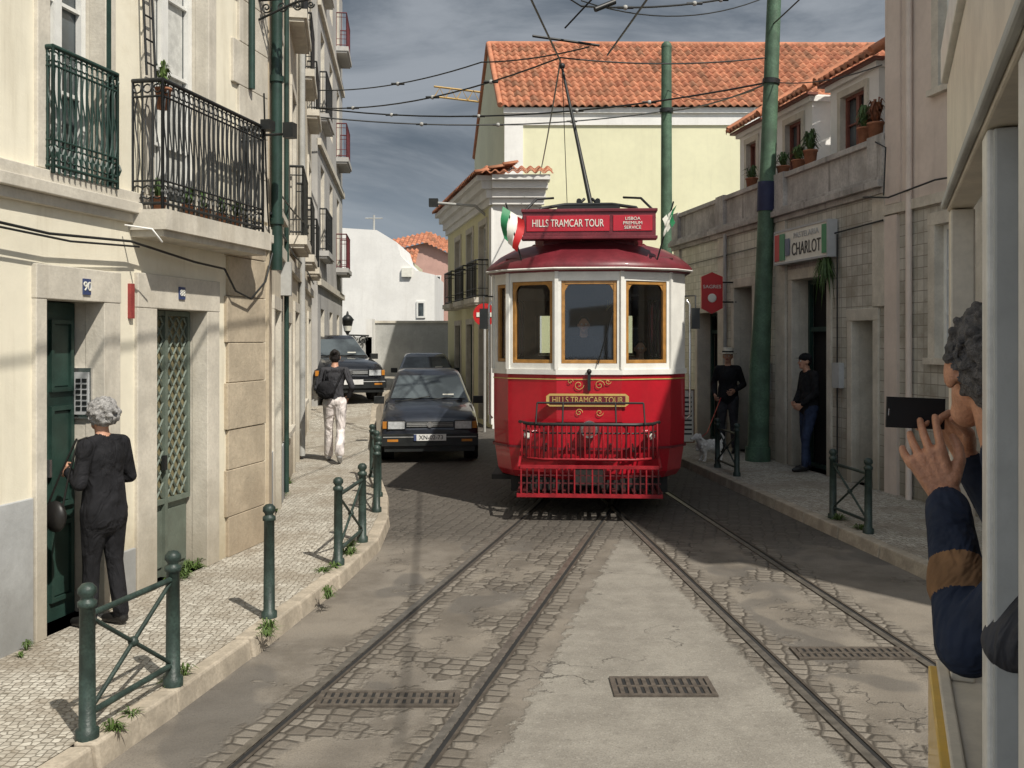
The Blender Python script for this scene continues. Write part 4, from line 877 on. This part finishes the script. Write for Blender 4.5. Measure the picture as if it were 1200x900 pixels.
def human(name,loc,th,H,mats,pose={},hair='short',raw=None,vox=.0105,parent=None,Mx=None,jacket=.0,handc=.55,hipw=1.0,bulk=1.0,cuff=.05):
    J=dict(pel=(0,0,.95),wai=(0,.0,1.10),che=(0,.0,1.30),nec=(0,-.01,1.46),hea=(0,.015,1.62),
      shL=(-.165,0,1.41),elL=(-.225,-.03,1.13),wrL=(-.22,.07,.89),shR=(.165,0,1.41),elR=(.225,-.03,1.13),wrR=(.22,.07,.89),
      hpL=(-.085,0,.92),knL=(-.10,.02,.50),anL=(-.10,-.03,.09),hpR=(.085,0,.92),knR=(.10,.02,.50),anR=(.10,-.03,.09))
    J.update(pose); k=H/1.75; J={a:np.array(v,float) for a,v in J.items()}
    yl=(0,1,0); hw=hipw; P=[]; bk=bulk
    add=lambda p0,r0,p1,r1,l,f=None:P.append(('c',p0,r0,p1,r1,l,f))
    add(J['pel']+[-.035,0,0],.115*hw,J['pel']+[.035,0,0],.115*hw,'bot',(yl,.92)); 
    add(J['pel']+[0,0,.03],.14*hw,J['wai'],.13*bk,'top',(yl,.74*bk)); add(J['wai'],.128*bk,J['che'],.155*bk,'top',(yl,.70*bk))
    if jacket:
        for sx in(-.045,0,.045): add(J['wai']+[sx*.6,0,0],.12*bk,J['pel']+[sx,0,-jacket+.06],.125*hw,'top',(yl,.92))
    add(J['che']+[-.05,0,.02],.12,J['che']+[.05,0,.02],.12,'top',(yl,.85*bk))
    add(J['shL'],.058*bk,J['nec']+[0,0,-.04],.06,'top'); add(J['shR'],.058*bk,J['nec']+[0,0,-.04],.06,'top'); add(J['shL'],.06,J['shR'],.06,'top')
    add(J['nec']+[0,0,-.04],.055,J['hea']+[0,-.01,-.06],.052,'skin')
    for s_ in 'LR':
        add(J['sh'+s_],.058*bk,J['el'+s_],.047*bk,'top'); 
        w=J['wr'+s_]; e=J['el'+s_]; add(e,.048*bk,e+(w-e)*.92,.036*bk,'top'); add(e,.03,w,.025,'skin')
        add(J['hp'+s_],.098*hw,J['kn'+s_],.066,'bot'); an=J['an'+s_]; add(J['kn'+s_],.065,an+[0,0,.02],cuff,'bot')
        td=J.get('td'+s_,np.array([0,1,0.])); add(an+[0,-.02,-.035],.043,an+np.array(td)*.10+[0,0,-.045],.042,'shoe'); add(an+np.array(td)*.10+[0,0,-.048],.042,an+np.array(td)*.17+[0,0,-.055],.032,'shoe')
    h=J['hea']
    P.append(('e',h+[0,-.005,.02],(.074,.092,.098),'skin')); add(h+[0,.03,-.045],.052,h+[0,.045,-.075],.035,'skin')
    add(h+[0,.08,.0],.013,h+[0,.10,-.018],.015,'skin')
    add(h+[-.012,.078,-.046],.009,h+[.012,.078,-.046],.009,'lips')
    for sx in(-1,1): P.append(('e',h+[sx*.078,-.005,-.002],(.012,.020,.032),'skin'))
    if hair=='short': P.append(('e',h+[0,-.02,.045],(.083,.092,.085),'hair')); P.append(('e',h+[0,-.045,.0],(.076,.060,.07),'hair'))
    if hair=='bun': P+= [('e',h+[0,-.02,.04],(.084,.095,.088),'hair'),('e',h+[0,-.04,.0],(.08,.068,.08),'hair'),('e',h+[0,-.10,.09],(.045,.045,.045),'hair')]
    if hair=='curly':
        P+= [('e',h+[0,-.03,.045],(.105,.105,.095),'hair'),('e',h+[0,-.05,.0],(.10,.08,.08),'hair')]
        rr=random.Random(3)
        for i in range(330):
            a=rr.uniform(0,2*math.pi);zz=rr.uniform(-.85,1); q=math.sqrt(max(0,1-zz*zz)); v=np.array([q*math.cos(a)*.118,q*math.sin(a)*.116,zz*.108])*rr.uniform(.93,1.08)
            if v[1]>.06 and v[2]<.06: continue
            P.append(('e',h+[0,-.035,.03]+v,(rr.uniform(.008,.017),)*3,'hair'))
    M0=Mx if Mx is not None else Matrix.Translation(loc)@Matrix.Rotation(th,4,'Z')
    M0=M0@Matrix.Scale(k,4)
    parts=[organic(P,vox,4 if hair!='curly' else 2)]
    for s_,sx in(('L',1),('R',-1)):
        w=J['wr'+s_];e=J['el'+s_]; d=nrm(w-e); pn=J.get('pn'+s_,np.array([sx,0,0.])); td=J.get('tm'+s_,np.array([0,1,0.]))
        parts.append(organic(hand(w,d,pn,td,1.0,handc),.0042,2))
    def rw(b):
        for sx in(-1,1): b.sphere(tuple(h+[sx*.028,.078,.012]),.012,whitef,8); b.sphere(tuple(h+[sx*.028,.087,.012]),.006,black,6)
        if raw: raw(b,J)
    return assemble(name,parts,mats,M0,rw,parent)
def cloth(name,col,**k):
    n=NT(name); c=n.mix(n.ss(n.noise(7,detail=3),.3,.7),sc(col,.75),sc(col,1.3))
    f=n.noise(5,n.vmul(n.pos(),(1.4,1.4,.8)),3,.5,1.2); f2=n.noise(160,detail=1)
    nor=n.bump(f2,.25,.002,n.bump(f,.9,.07)); return n.fin(c,.9,nor,0,.2)
lips=M('lips',(.35,.12,.10),.5); hb=M('hair_black',(.015,.012,.011),.5,.3,40,.8,140); hg=M('hair_grey',(.36,.35,.34),.8,.5,60,1.0,130); hdg=M('hair_dark_grey',(.12,.11,.105),.8,.5,60,1.0,120)
cb=cloth('black_cloth',(.014,.014,.016)); cgrey=cloth('dark_grey_cloth',(.045,.045,.05)); cw=cloth('white_trousers',(.64,.59,.57)); jeans=cloth('dark_jeans',(.03,.042,.08)); shoeb=M('black_shoes',(.015,.014,.013),.45); navyc=cloth('navy_cloth',(.018,.024,.042)); brownc=cloth('brown_strap',(.20,.11,.055)); hatm=cloth('straw_hat',(.5,.46,.38)); pinkc=cloth('pink_shirt',(.5,.2,.22))
sneak=M('sneakers',(.4,.4,.4),.7)
def bag1(b,J):
    b.sphere((-.30,.17,.88),.12,shoeb,14,(.45,.9,1.0)); b.tube([(-.30,.09,.96),(-.27,.06,1.2),(-.22,.02,1.45),(-.17,-.02,1.47)],.008,shoeb,6); b.tube([(-.30,.25,.96),(-.27,.15,1.2),(-.2,.06,1.46)],.008,shoeb,6)
human('elderly_woman',(-2.76,6.64,.12),math.radians(64),1.54,dict(top=cb,bot=cb,skin=skinm,hair=hg,shoe=shoeb,lips=lips),
  dict(shL=(-.17,0,1.40),shR=(.17,0,1.40),elL=(-.25,-.03,1.13),wrL=(-.17,.19,1.20),elR=(.25,.0,1.13),wrR=(.16,.22,1.10),hpL=(-.08,0,.9),hpR=(.08,0,.9),knL=(-.085,.04,.50),anL=(-.09,.05,.09),anR=(.10,-.07,.09),knR=(.09,-.01,.5),hea=(0,.045,1.62),che=(0,.01,1.29),pnL=(1,0,-.3),nec=(0,.01,1.47)),'curly',bag1,jacket=.17,hipw=1.18,bulk=1.14,cuff=.060)
def bag2(b,J):
    b.sphere((-.12,-.16,1.12),.15,cb,14,(1.0,.6,.95)); b.tube([(-.16,-.13,1.22),(-.13,-.10,1.42),(-.12,.08,1.40)],.016,cb,6); b.tube([(.02,-.13,1.15),(.15,-.10,1.44),(.12,.08,1.40)],.014,cb,6)
human('walking_woman',(-2.80,15.5,.135),math.radians(6),1.80,dict(top=cgrey,bot=cw,skin=skinm,hair=hb,shoe=sneak,lips=lips),
  dict(knL=(-.10,.10,.52),anL=(-.11,.22,.10),knR=(.09,.0,.50),anR=(.09,-.27,.16),tdR=(0,.85,-.45),wrL=(-.17,.14,1.02),elL=(-.27,-.04,1.14),elR=(.27,-.08,1.16),wrR=(.20,.10,1.0),che=(0,.03,1.30),hea=(0,.05,1.61)),'bun',bag2,hipw=1.05,cuff=.072)
def hat(b,J):
    h=J['hea']; b.lathe((h[0],h[1]-.01,h[2]+.05),[(.15,-.005),(.155,.005),(.095,.018),(.09,.09),(.075,.105),(0,.108)],hatm,18)
    b.lathe((h[0],h[1]-.01,h[2]+.05),[(.0,.0),(.15,-.005)],hatm,18); b.lathe((h[0],h[1]-.01,h[2]+.05),[(.097,.02),(.096,.045)],cb,18)
human('man_with_hat',(3.74,17.0,.12),math.radians(160),1.80,dict(top=cb,bot=cgrey,skin=skinm,hair=hdg,shoe=shoeb,lips=lips),
  dict(elL=(-.25,-.06,1.15),wrL=(-.13,.14,1.05),elR=(.25,-.06,1.15),wrR=(.20,.14,.98)),'short',hat,jacket=.08,bulk=1.12,hipw=1.05)
def cap(b,J):
    h=J['hea']; b.sphere(tuple(h+[0,-.012,.05]),.098,cb,14,(.93,1.02,.82)); b.lathe((h[0],h[1]+.09,h[2]+.055),[(0,.004),(.07,-.006)],cb,12)
human('leaning_man',(4.42,14.6,.12),math.radians(100),1.78,dict(top=cb,bot=jeans,skin=skinm,hair=hb,shoe=shoeb,lips=lips),
  dict(hea=(0,.07,1.60),nec=(0,.02,1.46),elR=(.24,.02,1.15),wrR=(.10,.17,1.0),elL=(-.24,.02,1.15),wrL=(-.12,.17,.98),anL=(-.10,.12,.09),knL=(-.10,.10,.5)),'short',cap,jacket=.08,bulk=1.15,hipw=1.08)
human('tram_driver',None,0,1.62,dict(top=cb,bot=cb,skin=skinm,hair=hb,shoe=shoeb,lips=lips),
  dict(elL=(-.25,.04,1.17),wrL=(-.12,.26,1.12),elR=(.25,.04,1.17),wrR=(.15,.26,1.12)),'short',Mx=MT@Matrix.Translation((-.06,.78,.75))@Matrix.Rotation(math.pi,4,'Z'),bulk=1.08)
human('tram_passenger',None,0,1.62,dict(top=pinkc,bot=jeans,skin=skinm,hair=hb,shoe=shoeb,lips=lips),
  dict(SEAT,elL=(-.25,.06,1.17),wrL=(-.08,.24,1.40),elR=(.25,.06,1.17),wrR=(.10,.24,1.40)),'short',Mx=MT@Matrix.Translation((.66,1.15,.45))@Matrix.Rotation(math.pi,4,'Z'))
b=B('passenger_seat',MT); b.box(.4,.95,1.0,1.5,1.14,1.21,inwood); b.box(.42,.93,1.3,1.45,.75,1.14,inwood); b.done(T)
furw=M('white_fur',(.80,.78,.73),.95,.15,30,1.0,90)
P=[('c',(0,-.14,.24),.075,(0,.12,.25),.09,'fur',None),('c',(0,.12,.26),.085,(0,.20,.34),.055,'fur',None),('e',(0,.23,.38),(.06,.07,.058),'fur'),('c',(0,.27,.37),.035,(0,.33,.355),.024,'fur',None),
 ('c',(0,-.19,.28),.022,(0,-.24,.36),.02,'fur',None),('c',(0,-.24,.36),.022,(0,-.20,.42),.014,'fur',None),('c',(-.045,.21,.42),.022,(-.07,.20,.36),.016,'fur',None),('c',(.045,.21,.42),.022,(.07,.20,.36),.016,'fur',None),('c',(0,.345,.36),.009,(0,.35,.36),.009,'nose',None)]
for sx in(-1,1):
    P+=[('c',(sx*.05,.13,.22),.038,(sx*.055,.12,.12),.026,'fur',None),('c',(sx*.055,.12,.12),.024,(sx*.055,.13,.025),.02,'fur',None),('c',(sx*.055,.13,.022),.02,(sx*.055,.16,.02),.018,'fur',None),
        ('c',(sx*.05,-.14,.22),.048,(sx*.06,-.10,.15),.032,'fur',None),('c',(sx*.06,-.10,.15),.028,(sx*.06,-.17,.09),.02,'fur',None),('c',(sx*.06,-.17,.09),.02,(sx*.06,-.155,.025),.018,'fur',None),('c',(sx*.06,-.155,.02),.019,(sx*.06,-.12,.02),.017,'fur',None)]
rr=random.Random(5)
for i in range(90): 
    t=rr.uniform(-.16,.2); a=rr.uniform(0,2*math.pi); P.append(('e',(.08*math.cos(a),t,.245+.08*math.sin(a)),(.018,.025,.02),'fur'))
assemble('white_dog',[organic(P,.008,2)],dict(fur=furw,nose=black),Matrix.Translation((3.18,15.75,.12))@Matrix.Rotation(math.radians(112),4,'Z')@Matrix.Scale(1.05,4))
b=B('dog_lead'); b.tube([(2.98,15.70,.48),(3.20,16.1,.55),(3.58,16.82,1.08)],.007,signr,5); b.done()
# ---------------------------------------------------------------- own tram (right edge) and filming passenger
un=V((.386,1)).normalized(); Fo=frame(.158,0,un.x,un.y,-un.y,un.x); K=math.hypot(.386,1)
OT=E('boarded_tram'); cpaint=M('tram_cream_paint',(.60,.54,.44),.45,.1,8,streak=.25,gc=(.24,.19,.14)); gpaint=M('tram_grey_paint',(.64,.62,.57),.4,.1,10,streak=.35,gc=(.25,.23,.2)); tyel=M('tram_yellow_paint',(.62,.38,.04),.35,.1,6,coat=.3)
b=B('side_frame',Fo)
e=2.68*K
b.box(-1.5,e,-.05,.0,.75,1.08,cpaint); b.box(-1.5,e+.05,.001,.05,.40,1.145,tyel); b.box(-1.5,e+.03,-.09,.0,1.083,1.15,cpaint); b.box(-1.5,e+.04,.001,.03,1.148,1.165,cpaint)
for a,c in((1.12*K,1.22*K),(1.62*K,1.70*K)):
    b.box(a,c,-.06,0.0,1.15,2.40,gpaint); b.box(a-.010,a,-.05,-.010,1.15,2.40,conc); b.box(c,c+.014,-.05,-.010,1.15,2.40,cpaint)
b.box(2.60*K,e,-.06,.0,1.15,2.40,cpaint)
b.box(-1.5,e,-.06,.004,2.403,2.75,cpaint); b.box(-1.5,e,.004,.02,2.41,2.43,conc)
b.box(-1.5,e,-2.2,.02,2.753,2.85,gpaint)
b.box(-1.5,e,-2.2,-.10,.70,.75,under); b.box(e+.001,e+.05,-2.2,-.0,.45,1.15,tyel); b.box(-1.5,e,-2.2,-2.15,.75,2.75,inwood)
b.box(e+.001,e+.05,-.9,-.82,1.15,2.75,cpaint)
b.done(OT,bevel=.006)
b=B('wheel',Fo); 
for s_ in(-.8,1.9): b.tube([(s_,-.9,.37),(s_,-.8,.37)],.36,steel,20)
b.box(-1.3,e-.2,-1.9,-.2,.25,.7,under); b.done(OT)
human('seated_passenger',None,0,1.68,dict(top=cgrey,bot=jeans,skin=skinm,hair=hdg,shoe=shoeb,lips=lips),
  dict(SEAT,elL=(-.36,.08,1.18),wrL=(-.30,.30,1.16),elR=(.25,.06,1.17),wrR=(.10,.24,1.1)),'short',Mx=Matrix.Translation((1.12,1.42,.42))@Matrix.Rotation(-math.atan(.386),4,'Z'),bulk=1.1)
P=[]; add=lambda p0,r0,p1,r1,l,f=None:P.append(('c',p0,r0,p1,r1,l,f))
hc=np.array((.995,2.03,1.985))
P.append(('e',hc+[0,.0,.03],(.082,.10,.105),'skin')); add(hc+[-.01,.05,-.05],.055,hc+[-.02,.07,-.085],.035,'skin'); add(hc+[-.02,.10,.0],.014,hc+[-.03,.125,-.02],.016,'skin')
add(hc+[.01,-.02,-.06],.06,hc+[.03,-.06,-.2],.065,'skin'); P.append(('e',hc+[-.088,.0,.0],(.012,.022,.034),'skin'))
P.append(('e',hc+[.0,-.025,.055],(.088,.100,.088),'hair')); P.append(('e',hc+[0,-.05,-.0],(.082,.068,.085),'hair'))
rr=random.Random(9)
for i in range(620):
    a=rr.uniform(0,2*math.pi);zz=rr.uniform(-.8,1);q=math.sqrt(1-zz*zz);v=np.array([q*math.cos(a)*.094,q*math.sin(a)*.106,zz*.101])*rr.uniform(.94,1.09)
    if v[1]>.045 and v[2]<.045: continue
    P.append(('e',hc+[0,-.03,.04]+v,(rr.uniform(.004,.011),)*3,'hair'))
sh=np.array((1.10,1.86,1.70)); shr=np.array((1.36,2.10,1.70))
add(sh,.075,shr,.075,'top'); add(np.array((1.22,1.98,1.6)),.17,np.array((1.28,1.95,1.15)),.18,'top',((.4,-.9,0),.7)); add(sh,.075,hc+[.03,-.05,-.17],.075,'top')
el=np.array((.915,1.97,1.44)); wr=np.array((.972,2.20,1.705))
add(sh,.074,el,.062,'top'); add(el,.064,el+(wr-el)*.85,.048,'top'); add(el+(wr-el)*.8,.050,el+(wr-el)*.9,.048,'top'); add(el,.03,wr+(wr-el)*.05,.028,'skin')
er=np.array((1.22,2.2,1.45)); wr2=np.array((1.08,2.34,1.78)); add(shr,.07,er,.055,'top'); add(er,.055,er+(wr2-er)*.9,.04,'top'); add(er,.03,wr2,.028,'skin')
fa=el+(wr-el)*.36; fb=el+(wr-el)*.44; add(fa+[0,0,.0],.0645,fb,.062,'strap')
parts=[organic(P,.0052,2)]
ph=np.array((.945,2.30,1.882))
hl=hand(wr,(-.34,.26,.86),(.35,.75,.1),(1,0,0),1.12,.30,.9,curls=(.50,.42,.36,.30),spread=.13)
hr=hand(wr2,(-.45,.0,.9),(-.6,-.3,-.3),(-.5,-.7,.2),1.08,.75,.8)
parts+= [organic(hl,.003,2),organic(hr,.0035,2)]
def praw(b): b.sphere((hc[0]-.035,hc[1]+.088,hc[2]+.012),.012,whitef,8)
assemble('filming_passenger',parts,dict(top=navyc,strap=brownc,skin=M('skin_tanned',(.50,.24,.14),.45,.16,22,.35,110),hair=hdg),Matrix.Identity(4),praw)
scr=M('phone_black',(.008,.008,.009),.55)
b=B('mobile_phone',Matrix.Translation(tuple(ph))@Matrix.Rotation(math.radians(-6),4,'Z')@Matrix.Rotation(math.radians(2),4,'Y'))
b.box(-.066,.066,-.004,.004,-.036,.036,scr); b.box(-.058,.058,-.0047,-.004,-.032,.032,scr); b.box(-.062,-.060,-.0052,-.0045,-.008,.008,chrome); b.done(bevel=.0015)
# ---------------------------------------------------------------- world, sun, camera
az=V((.6,-.8)); el_=math.radians(50)
sd=V((az.x*math.cos(el_),az.y*math.cos(el_),math.sin(el_)))
sun=bpy.data.lights.new('sun','SUN'); sun.energy=5.0; sun.angle=math.radians(.6); sun.color=(1,.94,.84); so=bpy.data.objects.new('sun',sun); COL.objects.link(so); so.rotation_euler=(-sd).to_track_quat('-Z','Y').to_euler(); so.location=(10,-10,20)
w=bpy.data.worlds.new('World'); S.world=w; w.use_nodes=True; t=w.node_tree; bg=t.nodes['Background']
class WT(NT):
    def __init__(s): s.t=t; s._p=None
n=WT(); tc=n.node('ShaderNodeTexCoord'); n._p=tc.outputs['Generated']
sk=n.node('ShaderNodeTexSky',sky_type='NISHITA'); sk.sun_disc=False; sk.sun_elevation=el_; sk.sun_rotation=math.atan2(.6,-.8)
x,y,z=n.xyz()
cl1=n.noise(2.3,n.vmul(n.pos(),(1,1,2.8)),9,.6,.7)
c=n.mix(n.ss(cl1,.38,.64),(1.15,1.38,1.65),(3.3,3.55,3.85))
c=n.mix(n.ma('MULTIPLY',n.ss(n.ma('ADD',z,n.ma('MULTIPLY',cl1,.16)),.27,.14),.8),c,(2.6,3.1,3.7))
br=n.ma('ADD',1.0,n.ma('MULTIPLY',n.ss(y,.35,-.5),1.8));  # sky behind the camera brightened, added fill for the shaded sides
vm=n.node('ShaderNodeVectorMath',operation='SCALE'); n.put(vm.inputs[0],c); n.put(vm.inputs['Scale'],br)
c=n.mix(.92,sk.outputs[0],vm.outputs[0]); n.put(bg.inputs[0],c); bg.inputs[1].default_value=.1
cam=bpy.data.cameras.new('camera'); co=bpy.data.objects.new('camera',cam); COL.objects.link(co); co.location=(0,0,2.05); co.rotation_euler=(math.pi/2,0,0)
cam.lens=34.5; cam.sensor_width=36; cam.shift_y=-.0417; cam.clip_end=2000; cam.clip_start=.05; S.camera=co
S.view_settings.view_transform='Standard'; S.view_settings.look='None'; S.view_settings.exposure=0
